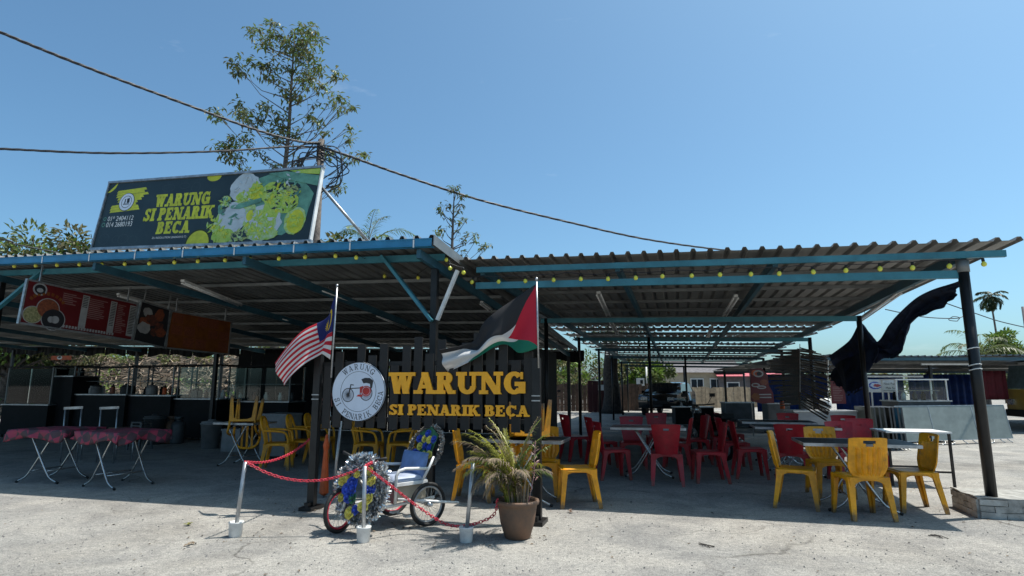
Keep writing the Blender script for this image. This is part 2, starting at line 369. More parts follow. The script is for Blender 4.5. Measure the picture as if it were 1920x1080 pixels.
# ================================================================= SHEDS
KL = .0235
def zl(u, v): return 3.18 - .070 * (v - 6.62) - KL * (u + 2.84)
KR = .022
def zr(u, v): return 2.93 - .016 * (v - 7.5) - KR * (u - 3.67)
def sheet_mesh(name, wd, v0, v1, z0, z1, k, m, rib=.2, n=None):
    """trapezoid-ribbed roof sheet; local x 0..wd, y 0..v1-v0; slopes k along x"""
    prof = []; n = n or round(wd / rib)
    for i in range(n):
        a = i * rib
        prof += [(a, 0), (a + rib * .62, 0), (a + rib * .72, .04), (a + rib * .90, .04)]
    prof.append((n * rib, 0)); L = v1 - v0
    mb = MB(); N = len(prof)
    vv = []
    for dz in (0, .003):
        for y, z in ((0, 0), (L * .5, (z1 - z0) * .5), (L, z1 - z0)):
            for x, h in prof: vv.append((x, y, z + h + dz - k * x))
    fs = []
    for j in range(2):
        for i in range(N - 1):
            a = j * N + i; fs.append((a, a + N, a + N + 1, a + 1)); b = 3 * N + a; fs.append((b, b + 1, b + N + 1, b + N))
    for i in range(N - 1):
        fs.append((i, i + 1, 3 * N + i + 1, 3 * N + i)); a = 2 * N + i; fs.append((a + 1, a, 3 * N + a, 3 * N + a + 1))
    for j in range(2):
        a = j * N; fs.append((a + N, a, 3 * N + a, 3 * N + a + N)); a += N - 1; fs.append((a, a + N, 3 * N + a + N, 3 * N + a))
    mb.add(vv, fs)
    me = bpy.data.meshes.new(name); me.from_pydata(mb.v, [], mb.f); me.materials.append(m); me.update()
    return me
RZ = -ANG
# ---- taller shed with blue gutter
LO = (-3.06, 7.2, 0)
shedL = thing('market_shed', 'taller open shed with bright blue gutter, billboard on its roof', 'shed', W(*LO), RZ)
me = sheet_mesh('roof_sheet', 1.0, 6.62, 17.4, 0, zl(0, 17.4) - zl(0, 6.62), KL, M['roof'])
for i in range(23):
    u0 = -2.84 - (i + 1) * .996
    o = link('roof_sheet', me, shedL); o.location = (u0 - LO[0], 6.62 - LO[1], zl(u0, 6.62) + (.0035 if i % 2 else 0))
ul, ur = -25.7, -2.86
def part(mb, name, m, root, off, smooth=False): return mb.build(name, m, root, smooth, off)
# gutter: a channel with a lip
mb = MB()
for (dv, dz, a, b) in ((0, -.05, .006, .090), (.055, -.092, .11, .006), (-.004, -.004, .016, .012), (-.004, -.092, .014, .01)):
    mb.beam((ul, 6.60 + dv, zl(ul, 6.62) + dz - .01), (ur, 6.60 + dv, zl(ur, 6.62) + dz - .01), a, b)
part(mb, 'gutter', M['blue'], shedL, LO)
for x in (85, 172, 257, 346, 442, 553, 658, 777):
    p = pv(x, 470, 6.62); uu = p.x
    mb = MB(); z = zl(uu, 6.62)
    mb.beam((uu, 6.590, z - .12), (uu, 6.590, z + .02), .018, .004, (0, 1, 0)); mb.beam((uu, 6.590, z + .02), (uu - .05, 6.72, z + .05), .018, .004)
    part(mb, 'gutter_strap', M['white'], shedL, LO)
for v in (7.2, 8.5, 9.8, 11.1, 12.4, 13.7, 15.0, 16.3, 17.3):
    mb = MB(); hh = .09 if v < 7.5 else .05
    d = .035 + hh / 2
    mb.beam((ul, v, zl(ul, v) - d), (ur - .05, v, zl(ur, v) - d), .05, hh)
    part(mb, 'front_beam' if v < 7.5 else 'purlin', M['teal'] if v < 7.5 else M['purlin'], shedL, LO)
for u in (-24.0, -21.5, -18.9, -16.2, -13.6, -10.95, -8.3, -5.65, -3.06):
    mb = MB(); d = .18
    mb.beam((u, 6.66, zl(u, 6.66) - d), (u, 17.35, zl(u, 17.35) - d), .055, .11)
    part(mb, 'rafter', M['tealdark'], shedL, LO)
for u, v in ((-3.06, 7.2), (-10.95, 7.2), (-3.06, 12.2), (-10.95, 12.2), (-3.06, 17.2), (-6.5, 17.2), (-10.95, 17.2), (-15.2, 17.2), (-18.9, 7.2), (-18.9, 12.2), (-18.9, 17.2), (-25.0, 7.2), (-25.0, 17.2)):
    mb = MB(); mb.beam((u, v, 0), (u, v, zl(u, v) - .24), .085, .085, (0, 1, 0)); mb.box((u, v, .006), (.2, .2, .012))
    part(mb, 'post', M['post'], shedL, LO)
def brace(x0, y0, x1, y1, v, m, root, off, wd=.085):
    a, b = pv(x0, y0, v), pv(x1, y1, v); mb = MB(); mb.beam(a, b, .04, wd, (0, 1, 0)); part(mb, 'brace', m, root, off)
brace(716, 480, 810, 602, 7.13, M['teal'], shedL, LO)
brace(858, 507, 820, 600, 7.12, M['white'], shedL, LO, .055)
brace(-30, 600, 80, 507, 7.15, M['teal'], shedL, LO, .07)
for k in range(23):  # dark strips added under the back eave to deepen the interior darkness
    mb = MB(); a_ = -25.6 + k; zz = zl(a_, 17.36); mb.gridsolid(10, 3, lambda s, t: (a_ + s * .98, 17.36 + .02 * math.sin(s * 19), zz - .06 - (1 - t) * (.30 + .05 * math.sin(a_ * 2.3 + s * 5))), .006); part(mb, 'added_dark_strip', M['darkstall'], shedL, LO)
# barge flashing along the open gable
mb = MB(); mb.beam((-2.835, 6.60, zl(-2.84, 6.6) - .03), (-2.835, 17.4, zl(-2.84, 17.4) - .03), .012, .13)
part(mb, 'barge_flashing', M['roof'], shedL, LO)
# ---- lower shed with teal beams
RO = (3.16, 7.70, 0)
shedR = thing('dining_shed', 'lower open dining shed with teal beams over the red and yellow chairs', 'shed', W(*RO), RZ)
VB = 32.0; VM = 15.9
me = sheet_mesh('roof_sheet', 1.0, 7.5, VM, 0, zr(0, VM) - zr(0, 7.5), KR, M['roof_dull'])
me_c = sheet_mesh('roof_sheet', 1.0, 0, 1.61, 0, -.016 * 1.61 + .068, KR, M['roof_dull'])
urr, url = 3.67, -2.62
for i in range(7):
    u0 = urr - (i + 1) * .996
    if i == 6: u0 = url - .68
    o = link('roof_sheet', me, shedR); o.location = (u0 - RO[0], 7.5 - RO[1], zr(u0, 7.5) + (.0035 if i % 2 else 0) + (.007 if i == 6 else 0))
    for k in range(10):        # short loose courses with open ribs where daylight leaks in
        v0 = VM + k * 1.61; o = link('roof_sheet', me_c, shedR); o.location = (u0 - RO[0], v0 - RO[1], zr(u0, v0) - .035 + (.0035 if (i + k) % 2 else 0) + rnd.uniform(-.006, .010))
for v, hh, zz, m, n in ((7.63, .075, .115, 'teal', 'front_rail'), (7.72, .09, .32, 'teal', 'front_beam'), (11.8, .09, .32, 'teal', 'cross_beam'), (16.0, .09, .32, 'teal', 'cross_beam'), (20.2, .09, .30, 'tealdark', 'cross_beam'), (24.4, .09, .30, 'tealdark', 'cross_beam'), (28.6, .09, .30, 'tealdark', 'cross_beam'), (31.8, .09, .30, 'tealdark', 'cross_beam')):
    a = url + (.0 if v < 7.65 else -.04); b = 3.55 if v < 7.65 else 3.14
    mb = MB(); mb.beam((a, v, zr(a, v) - zz), (b, v, zr(b, v) - zz), .05, hh); part(mb, n, M[m], shedR, RO)
for v in [8.9 + 1.2 * k for k in range(20)]:
    mb = MB(); mb.beam((url, v, zr(url, v) - .03), (3.5, v, zr(3.5, v) - .03), .04, .05); part(mb, 'purlin', M['purlin'], shedR, RO)
for u in (-2.55, -.7, 1.2, 3.16):
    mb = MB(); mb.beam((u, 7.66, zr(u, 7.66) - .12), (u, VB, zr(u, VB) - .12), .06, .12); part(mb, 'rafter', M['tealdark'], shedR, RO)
for u, v, z0, r in ((3.16, 7.70, .20, .055), (3.16, 11.8, 0, .045), (3.16, 16.0, 0, .045), (-.7, 16.0, 0, .04), (-2.55, 11.8, 0, .04), (-2.55, 16.0, 0, .04), (3.16, 20.2, 0, .045), (-2.55, 20.2, 0, .04), (3.16, 24.4, 0, .045), (-2.55, 24.4, 0, .04), (.3, 24.4, 0, .04), (3.16, 28.6, 0, .045), (-2.55, 28.6, 0, .04), (3.16, 31.8, 0, .045), (-2.55, 31.8, 0, .04), (.3, 31.8, 0, .04)):
    mb = MB(); zt = zr(u, v) - .27
    mb.tube([(u, v, z0), (u, v, zt)], r, 12); part(mb, 'post', M['post'], shedR, RO, True)
    if v < 8:
        mb = MB(); mb.tube([(u, v, zt - .03), (u, v, zt + .11)], r * 1.15, 12); part(mb, 'post_cap', M['purlin'], shedR, RO, True)
        for k, z in enumerate((1.55, 1.60, 1.78)):
            mb = MB(); mb.tube([(u + (r + .004) * math.cos(a * .6283), v + (r + .004) * math.sin(a * .6283), z + .01 * math.sin(a)) for a in range(10)], .006, 5, True)
            part(mb, 'wire_tie', M['plastic_white'], shedR, RO)
# ---- stone plinth under corner post
pl = thing('post_plinth', 'low pale brick block holding the black corner post', 'plinth', W(3.42, 7.92, 0), RZ)
rb = random.Random(5)
mb = MB(); mb.box((0, 0, .096), (.84, .62, .192)); mb.build('core', M['mortar'], pl)
for row in range(3):
    for axis, half, other in ((0, .42, -.31), (0, .42, .31), (1, .31, -.42), (1, .31, .42)):
        x = -half + (0 if row % 2 else -.0)
        first = True
        while x < half - .02:
            ln = rb.uniform(.17, .27) * (.55 if (first and row % 2) else 1); first = False
            ln = min(ln, half - x)
            if half - x - ln < .07: ln = half - x
            mb = MB(); c = x + ln / 2; h = .060 + rb.uniform(-.005, .003)
            Mx = Matrix.Rotation(rb.uniform(-.05, .05), 3, 'Y' if axis == 0 else 'X')
            d = .035 + rb.uniform(0, .014)
            if axis == 0: mb.box((c, other, .032 + row * .065), (ln - .006, d, h), Mx)
            else: mb.box((other, c, .032 + row * .065), (d, ln - .006, h), Mx)
            o = mb.build('brick', M['concrete'], pl); x += ln
mb = MB(); mb.gridsolid(9, 7, lambda s, t: ((s - .5) * .87, (t - .5) * .65, .203 + .006 * math.sin(s * 13 + t * 9) + rb.uniform(-.004, .004)), .016)
mb.build('capping', M['concrete'], pl)
# ---- strings of bulbs
LB = [(27, 499), (67, 498), (107, 497), (149, 496), (191, 496), (234, 495), (280, 494), (327, 492), (371, 490), (422, 488), (469, 486), (523, 485), (572, 482), (629, 480), (668, 483), (721, 518), (784, 521), (837, 487), (844, 503), (869, 511)]
RB = [(885, 529), (935, 528), (985, 527), (1038, 525), (1089, 523), (1140, 523), (1192, 521), (1242, 518), (1297, 517), (1350, 515), (1408, 514), (1461, 513), (1525, 510), (1586, 507), (1650, 504), (1711, 502), (1780, 499), (1845, 495)]
bm_ = MB(); bm_.lathe([(.001, -.030), (.014, -.027), (.024, -.016), (.0275, -.001), (.024, .013), (.015, .024), (.012, .030)], 12)
bme = bm_.build('bulb_tmp', M['bulb'], None, True); bmesh_bulb = bme.data; bpy.data.objects.remove(bme)
sm_ = MB(); sm_.lathe([(.012, .028), (.016, .030), (.016, .060), (.010, .066)], 10)
sme = sm_.build('sock_tmp', M['black'], None, True); mesh_sock = sme.data; bpy.data.objects.remove(sme)
def string(pts, vf, label):
    P = [pv(x, y, vf(i)) for i, (x, y) in enumerate(pts)]
    o0 = P[0]
    root = thing('string_lights', label, 'string lights', W(*o0), RZ)
    cab = []
    for i, p in enumerate(P):
        top = Vector((p.x, p.y, p.z + .066)); cab.append(top)
        if i < len(P) - 1:
            n = P[i + 1]; mid = (p + n) / 2; cab.append(Vector((mid.x, mid.y, mid.z + .075 + rnd.uniform(-.02, .02))))
        b = link('bulb', bmesh_bulb, root); b.location = p - o0; b.rotation_euler = (rnd.uniform(-.25, .25), rnd.uniform(-.25, .25), 0)
        s = link('socket', mesh_sock, b)
    mb = MB(); mb.tube(cab, .005, 5); mb.build('cable', M['cable'], root, False, o0)
string(LB, lambda i: 6.78 if i < 15 else (8.3 if i < 17 else 7.15), 'string of yellow bulbs below the bright blue gutter')
string(RB, lambda i: 7.58, 'string of yellow bulbs under the dining shed roof edge')
# ---- fluorescent battens
def batten(x0, y0, x1, y1, zf, label, gap=.16):
    def hit(x, y):
        lo, hi = 5.0, 40.0
        for _ in range(50):
            m_ = (lo + hi) / 2; p = pv(x, y, m_)
            if p.z - (zf(p.x, p.y) - gap) > 0: hi = m_
            else: lo = m_
        return pv(x, y, lo)
    a, b = hit(x0, y0), hit(x1, y1)
    root = thing('fluorescent_light', label, 'light', W(*a), RZ, 'fluorescent lights under the sheds')
    off = a; d = (b - a); side = Vector((d.y, -d.x, 0)).normalized()
    mb = MB(); mb.beam(a, b, .06, .035); mb.build('housing', M['white'], root, False, off)
    for s in (-1, 1):
        mb = MB(); mb.tube([a + side * s * .035 + Vector((0, 0, -.034)) + d * .02, b + side * s * .035 + Vector((0, 0, -.034)) - d * .02], .013, 8); mb.build('tube', M['tube'], root, True, off)
    for f in (.2, .8): mb = MB(); mb.beam(a + d * f, a + d * f + Vector((0, 0, gap - .05)), .008, .008, (0, 1, 0)); mb.build('hanger', M['purlin'], root, False, off)
for q in ((342, 526, 452, 571, zl, 'fluorescent batten nearest the blue gutter, between the flag and menu board'),
          (221, 551, 340, 583, zl, 'fluorescent batten beside the top of the red menu board'),
          (599, 541, 676, 572, zl, 'fluorescent batten just behind the top of the striped flag'),
          (526, 595, 578, 611, zl, 'dim fluorescent batten behind the striped flag'),
          (708, 589, 763, 613, zl, 'dim fluorescent batten between the striped flag and the blue brace'),
          (903, 566, 936, 592, zr, 'fluorescent batten hidden partly behind the tricolour flag'),
          (1122, 548, 1141, 590, zr, 'fluorescent batten behind the front teal beam, right of the tricolour flag'),
          (1143, 598, 1158, 625, zr, 'farther fluorescent batten in line behind the one beside the tricolour flag'),
          (1380, 554, 1358, 590, zr, 'fluorescent batten mid roof in the dining shed'),
          (1335, 612, 1322, 640, zr, 'farther fluorescent batten deep in the dining shed'),
          (1687, 545, 1610, 600, zr, 'long fluorescent batten along the open end of the dining shed roof')):
    batten(*q)
# ================================================================= LETTERING
def glyph(ch, T=.24):
    """slab-serif letter as quads/polygons in a unit-high box: returns (polys, width)"""
    t = T * .58; s = T * .52; P = []
    def rect(x0, y0, x1, y1): P.append([(x0, y0), (x1, y0), (x1, y1), (x0, y1)])
    def stem(x, y0=0, y1=1, w=None): ww = (w or T) / 2; rect(x - ww, y0, x + ww, y1)
    def diag(x0, y0, x1, y1, w=None): ww = (w or T) / 2; P.append([(x0 - ww, y0), (x0 + ww, y0), (x1 + ww, y1), (x1 - ww, y1)])
    def ser(x, top, w): rect(x - w / 2, 1 - s if top else 0, x + w / 2, 1 if top else s)
    def arc(cx, cy, rx, ry, a0, a1, tx=None, ty=None, n=14):
        tx = tx or T; ty = ty or t
        for i in range(n):
            a, b = R(a0 + (a1 - a0) * i / n), R(a0 + (a1 - a0) * (i + 1) / n)
            P.append([(cx + rx * math.cos(a), cy + ry * math.sin(a)), (cx + rx * math.cos(b), cy + ry * math.sin(b)),
                      (cx + (rx - tx) * math.cos(b), cy + (ry - ty) * math.sin(b)), (cx + (rx - tx) * math.cos(a), cy + (ry - ty) * math.sin(a))])
    sw = T + .20
    if ch == 'W':
        diag(.18, 1, .42, 0); diag(.42, 0, .66, 1, t); diag(.66, 1, .90, 0); diag(.90, 0, 1.14, 1, t)
        ser(.18, 1, sw * .95); ser(.66, 1, sw); ser(1.15, 1, sw * .85); wd = 1.36
    elif ch == 'A':
        diag(.2, 0, .52, 1, t); diag(.52, 1, .86, 0, T); rect(.3, .25, .74, .25 + t * .9); ser(.19, 0, sw * .9); ser(.88, 0, sw); wd = 1.1; rect(.36, 1 - s, .62, 1)
    elif ch in 'RP':
        stem(.27); ser(.27, 0, sw); rect(.04, 1 - s, .58, 1); yb = .44; rect(.27, yb, .58, yb + t)
        arc(.57, (1 + yb) / 2, .32, (1 - yb) / 2, -90, 90); wd = .94
        if ch == 'R': diag(.56, yb + t * .6, .84, 0, T * .95); ser(.88, 0, sw * .7); wd = 1.1
    elif ch == 'B':
        stem(.27); rect(.04, 0, .58, s); rect(.04, 1 - s, .56, 1); rect(.27, .46, .58, .46 + t)
        arc(.55, .74, .30, .26, -90, 90); arc(.57, .28, .35, .28, -90, 90); wd = 1.0
    elif ch == 'U':
        stem(.26, .34, 1); stem(.90, .34, 1, t); ser(.26, 1, sw); ser(.90, 1, sw * .85); arc(.575, .36, .436 - .0, .37, 180, 360, T * .85, t); wd = 1.16
    elif ch == 'N':
        stem(.24, 0, 1, t); stem(.98, 0, 1, t); diag(.22, 1, .96, 0, T * 1.15); ser(.24, 0, sw * .85); ser(.14, 1, sw * .6); ser(.98, 1, sw * .85); wd = 1.22
    elif ch == 'G':
        arc(.55, .5, .51, .51, 42, 318); rect(.58, .36, 1.1, .36 + t); stem(.93, .04, .42); rect(.86, .66, .98, .98); wd = 1.16
    elif ch == 'C':
        arc(.53, .5, .5, .51, 42, 318); rect(.82, .64, .94, .98); wd = 1.02
    elif ch == 'S':
        arc(.44, .735, .36, .27, 10, 270, T * .8, t); arc(.44, .27, .38, .275, -170, 90, T * .8, t); rect(.68, .68, .8, .98); rect(.05, .02, .17, .34); wd = .9
    elif ch == 'I': stem(.27); ser(.27, 0, sw); ser(.27, 1, sw); wd = .56
    elif ch == 'E':
        stem(.27); rect(.04, 0, .86, s); rect(.04, 1 - s, .82, 1); rect(.27, .45, .62, .45 + t * .9); rect(.72, .68, .84, 1); rect(.76, 0, .89, .34); rect(.55, .36, .65, .64); wd = .98
    elif ch == 'K':
        stem(.26); ser(.26, 0, sw); ser(.26, 1, sw); diag(.42, .40, .84, 1, t); diag(.54, .58, .90, 0, T); ser(.84, 1, sw * .8); ser(.94, 0, sw * .8); wd = 1.14
    else: wd = .42
    return P, wd
def put_letters(word, O, width, height, depth, m, root, T=.24, z=0., Mx=None):
    G = [glyph(c, T) for c in word]; tot = sum(w_ for _, w_ in G); kx = width / tot; x = O[0]
    for c, (P, w_) in zip(word, G):
        if P:
            mb = MB()
            for i, poly in enumerate(P):
                mb.prism([(x + px * kx, O[1] + py * height) for px, py in poly], z, z + depth + i * .0002, Mx)
            mb.build('letter', m, root)
        x += w_ * kx
def arc_letters(word, cx, cy, r, h, a0, a1, depth, m, root, inward=False, z=0., T=.2):
    n = len(word)
    for i, c in enumerate(word):
        P, w_ = glyph(c, T)
        if not P: continue
        a = R(a0 + (a1 - a0) * (i / max(1, n - 1))); mb = MB(); k = h * .82
        rot = a - math.pi / 2 if not inward else a + math.pi / 2
        bx, by = cx + r * math.cos(a), cy + r * math.sin(a); cr, sr = math.cos(rot), math.sin(rot)
        for j, poly in enumerate(P):
            mb.prism([(bx + (px - w_ / 2) * k * cr - (py - .5) * h * sr, by + (px - w_ / 2) * k * sr + (py - .5) * h * cr) for px, py in poly], z, z + depth + j * .0001)
        mb.build('letter', m, root)
def text(body, size, m, root, loc, name='lettering', extrude=.0006, sx=1., align='LEFT'):
    cu = bpy.data.curves.new('t', 'FONT'); cu.body = body; cu.size = size; cu.extrude = extrude; cu.align_x = align; cu.resolution_u = 3
    to = bpy.data.objects.new('t', cu); COL.objects.link(to)
    dg = bpy.context.evaluated_depsgraph_get(); me = bpy.data.meshes.new_from_object(to.evaluated_get(dg))
    bpy.data.objects.remove(to); bpy.data.curves.remove(cu)
    me.materials.clear(); me.materials.append(m); me.name = name
    o = link(name, me, root); o.location = loc; o.scale = (sx, 1, 1)
    return o
def disc(cx, cy, rx, ry, z0, z1, m, root, name, n=28, a0=0, a1=360, jag=0., rr=None, rot=0.):
    pts = []
    for i in range(n + (0 if a1 - a0 >= 360 else 1)):
        a = R(a0 + (a1 - a0) * i / n); k = 1 + (rr.uniform(-jag, jag) if rr else 0)
        x, y = rx * math.cos(a) * k, ry * math.sin(a) * k
        pts.append((cx + x * math.cos(rot) - y * math.sin(rot), cy + x * math.sin(rot) + y * math.cos(rot)))
    mb = MB(); mb.prism(pts, z0, z1); return mb.build(name, m, root)
def ring(cx, cy, rx, ry, wd, z0, z1, m, root, name, n=40):
    mb = MB()
    for i in range(n):
        a, b = 2 * math.pi * i / n, 2 * math.pi * (i + 1) / n
        mb.prism([(cx + rx * math.cos(a), cy + ry * math.sin(a)), (cx + rx * math.cos(b), cy + ry * math.sin(b)),
                  (cx + (rx - wd) * math.cos(b), cy + (ry - wd) * math.sin(b)), (cx + (rx - wd) * math.cos(a), cy + (ry - wd) * math.sin(a))], z0, z1)
    return mb.build(name, m, root)
# ================================================================= SLAT SIGN
FV = 6.12
fn = thing('slatted_sign_fence', 'charcoal slatted fence carrying big mustard WARUNG lettering', 'sign fence', W(-4.05, FV, 0), RZ)
FO = (-4.05, FV, 0)
u = -3.96; k = 0; rs = random.Random(3)
tops = [1.60, 1.78, 1.66, 1.84, 1.70, 1.86, 1.62, 1.80, 1.90, 1.74, 1.88, 1.68, 1.82, 1.92, 1.76, 1.86, 1.66, 1.72]
while u < -1.52:
    mb = MB(); h0 = .90 + rs.uniform(-.02, .02); h1 = tops[k % len(tops)] + rs.uniform(-.02, .02); wd = .098
    mb.box((u + wd / 2, FV + rs.uniform(-.003, .003), (h0 + h1) / 2), (wd, .018, h1 - h0), Matrix.Rotation(rs.uniform(-.006, .006), 3, 'Y'))
    part(mb, 'slat', M['slat'], fn, FO); u += .141; k += 1
for z in (1.0, 1.38, 1.62):
    mb = MB(); mb.beam((-4.02, FV + .035, z), (-1.45, FV + .035, z), .03, .05); part(mb, 'rail', M['slat'], fn, FO)
for uu, zt in ((-4.04, 1.75), (-1.43, 1.66)):
    mb = MB(); mb.beam((uu, FV, 0), (uu, FV, zt), .085, .07, (0, 1, 0)); part(mb, 'post', M['post'], fn, FO)
    mb = MB(); mb.box((uu, FV, .02), (.16, .26, .04)); mb.box((uu, FV - .06, .06), (.05, .1, .05)); part(mb, 'foot', M['post'], fn, FO)
    for z in (1.22, 1.27):
        mb = MB(); mb.box((uu, FV - .04, z), (.09, .014, .012)); part(mb, 'strap', M['galv'], fn, FO)
# letters live in a plane facing the camera: local x along the fence, y up
LM = Matrix(((1, 0, 0, 0), (0, 0, -1, -.012), (0, 1, 0, 0), (0, 0, 0, 1)))
put_letters('WARUNG', (.945, 1.285), 1.575, .235, .022, M['gold'], fn, .33, 0, LM)
put_letters('SI PENARIK BECA', (.945, 1.055), 1.60, .115, .020, M['gold'], fn, .33, 0, LM)
# ---- round logo sign
c = pv(671, 734, FV - .05)
lg = board('round_sign', 'round white sign with a red trishaw drawing and black rim lettering', 'sign', W(c.x, FV - .035, c.z), W(1, 0, 0), (0, 0, 1))
rx = .335
disc(0, 0, rx, rx * .985, -.008, .008, M['whiteprint'], lg, 'panel', 48)
ring(0, 0, rx, rx * .985, .006, .008, .0095, M['ink'], lg, 'rim_line', 48)
ring(0, 0, .225, .225, .004, .008, .0092, M['ink'], lg, 'inner_circle')
arc_letters('WARUNG', 0, 0, .278, .062, 128, 52, .0012, M['ink'], lg, False, .008, .15)
arc_letters('SI PENARIK BECA', 0, 0, .280, .062, 200, 356, .0012, M['ink'], lg, True, .008, .15)
Z0, Z1 = .008, .0093
def spokes(cx, cy, r, m, n=14):
    mb = MB()
    for i in range(n):
        a = math.pi * i / n; dx, dy = math.cos(a), math.sin(a); q = .0014
        mb.prism([(cx - dx * r + dy * q, cy - dy * r - dx * q), (cx + dx * r + dy * q, cy + dy * r - dx * q), (cx + dx * r - dy * q, cy + dy * r + dx * q), (cx - dx * r - dy * q, cy - dy * r + dx * q)], Z0, Z1 + i * .00003)
    mb.build('drawn_spokes', m, lg)
ring(-.128, -.04, .075, .078, .008, Z0, Z1, M['ink'], lg, 'drawn_wheel'); spokes(-.128, -.04, .07, M['ink'])
ring(.10, -.02, .078, .082, .008, Z0, Z1 + .0003, M['ink'], lg, 'drawn_wheel'); spokes(.10, -.02, .074, M['ink'])
disc(.10, .005, .062, .058, Z0, Z1 + .0008, M['redprint'], lg, 'drawn_body')
ring(.10, .005, .05, .047, .003, Z0, Z1 + .0012, M['whiteprint'], lg, 'drawn_line')
for poly, mm in (([(.035, .135), (.08, .152), (.14, .15), (.185, .12), (.172, .04), (.15, .02), (.146, .085), (.1, .095), (.062, .09)], 'ink'), ([(-.02, -.055), (.05, -.06), (.06, -.035), (.0, -.035)], 'redprint'),
                 ([(.02, .05), (.06, .062), (.07, .0), (.02, -.02)], 'redprint'), ([(-.10, .028), (.02, .034), (.02, .044), (-.1, .038)], 'ink'), ([(-.128, -.04), (-.112, -.04), (-.09, .07), (-.06, .066), (-.058, .076), (-.1, .082)], 'ink')):
    mb = MB(); mb.prism(poly, Z0, Z1 + .0004); mb.build('drawn_trishaw', M[mm], lg)
# ================================================================= BILLBOARD
BL, BR, TL, TR = pv(172, 467, 6.9), pv(580, 452, 6.9), pv(205, 343, 7.05), pv(594, 313, 7.05)
O = W(*BL); X = W(*BR) - O; Yv = W(*TL) - O
bb = board('billboard', 'long dark roof billboard with yellow lettering and green food pictures', 'billboard', O, X, Yv)
BW, BH = X.length, 1.135
mb = MB(); mb.box((BW / 2, BH / 2, -.02), (BW, BH, .03)); mb.build('panel', M['bbdark'], bb)
for a, b, c_, d in ((BW / 2, .0, BW + .06, .04), (BW / 2, BH, BW + .06, .035)):
    mb = MB(); mb.box((a, b, -.015), (c_, d, .06)); mb.build('frame', M['galv'], bb)
for a in (-.008, BW + .008):
    mb = MB(); mb.box((a, BH / 2, -.014), (.02, BH - .04, .064)); mb.build('frame', M['white'] if a > 1 else M['galv'], bb)
for a in (.15, BW / 2, BW - .06):
    mb = MB(); mb.beam((a, -.13, -.07), (a, BH + .0, -.07), .06, .05, (1, 0, 0)); mb.build('post', M['barkd'], bb)
mb = MB(); mb.tube([(BW - .02, .86, -.1), (BW + .62, .02, -1.25)], .022, 8); mb.build('stay', M['galv'], bb, True)
mb = MB(); mb.tube([(.9, .86, -.1), (1.3, .02, -1.25)], .022, 8); mb.build('stay', M['galv'], bb, True)
put_letters('WARUNG', (1.02, .655), 1.02, .21, .0015, M['bbyellow'], bb, .36, -.005)
put_letters('SI PENARIK', (.86, .425), 1.30, .21, .0015, M['bbyellow'], bb, .36, -.005)
put_letters('BECA', (1.16, .205), .62, .20, .0015, M['bbyellow'], bb, .36, -.005)
text('01* 2404112', .115, M['white'], bb, (.15, .46, -.004), 'phone_lettering', .0006, .86)
text('014 2680193', .115, M['white'], bb, (.15, .36, -.004), 'phone_lettering', .0006, .86)
text('ZU RESOLUTION (SA0424313-T)', .045, M['white'], bb, (1.12, .13, -.004), 'small_lettering', .0005)
z0 = -.006
def bd(cx, cy, rx, ry, m, name, k, **kw): return disc(cx, cy, rx, ry, z0, z0 + .002 + k * .0012, M[m], bb, name, **kw)
rr = random.Random(8)
ring(.095, .50, .028, .033, .009, z0, -.003, M['bbteal'], bb, 'phone_symbol', 16); ring(.095, .40, .033, .038, .010, z0, -.003, M['bbteal'], bb, 'phone_symbol', 16)
# brush stroke + small emblem
for i in range(9):
    yy = .60 + i * .042; mb = MB(); x0 = .20 + rr.uniform(-.09, .08) + i * .01; x1 = .62 + rr.uniform(-.06, .12) + i * .022
    mb.prism([(x0, yy), (x1, yy + .035), (x1 - .03, yy + .075), (x0 + .02, yy + .04)], z0, -.0045 + i * .00005); mb.build('brush_stroke', M['bbyellow'], bb)
bd(.44, .775, .150, .155, 'ink', 'emblem_ring', 1); bd(.44, .775, .140, .145, 'whiteprint', 'emblem', 2); ring(.44, .775, .1, .104, .008, z0, -.001, M['ink'], bb, 'emblem_line', 24)
for poly in ([(.38, .73), (.50, .73), (.50, .745), (.38, .745)], [(.40, .75), (.42, .75), (.42, .83), (.40, .82)], [(.45, .75), (.50, .76), (.49, .84), (.44, .83)]):
    mb = MB(); mb.prism(poly, z0, -.0008); mb.build('emblem_drawing', M['ink'], bb)
disc(.0, BH - .02, .16, .16, z0, -.004, M['bbyellow'], bb, 'printed_lime', 14, 270, 360)
disc(2.02, BH - .02, .13, .085, z0, -.004, M['bbyellow'], bb, 'printed_lime', 18, 180, 360)
disc(1.98, .022, .20, .21, z0, -.0043, M['bbyellow'], bb, 'printed_lime', 20, 0, 180); disc(1.98, .022, .225, .235, z0, -.0046, M['leafd'], bb, 'printed_lime_rind', 20, 0, 180)
# faint outline drawings on the dark print
for (x, y, a, b) in ((.18, .16, .10, .09), (.42, .15, .07, .06), (.56, .15, .10, .08), (.75, .13, .09, .07), (1.2, .97, .12, .06), (1.5, .99, .1, .05), (1.72, .95, .08, .09)):
    ring(x, y, a, b, .006, z0, -.0046, M['faint'], bb, 'faint_drawing', 18)
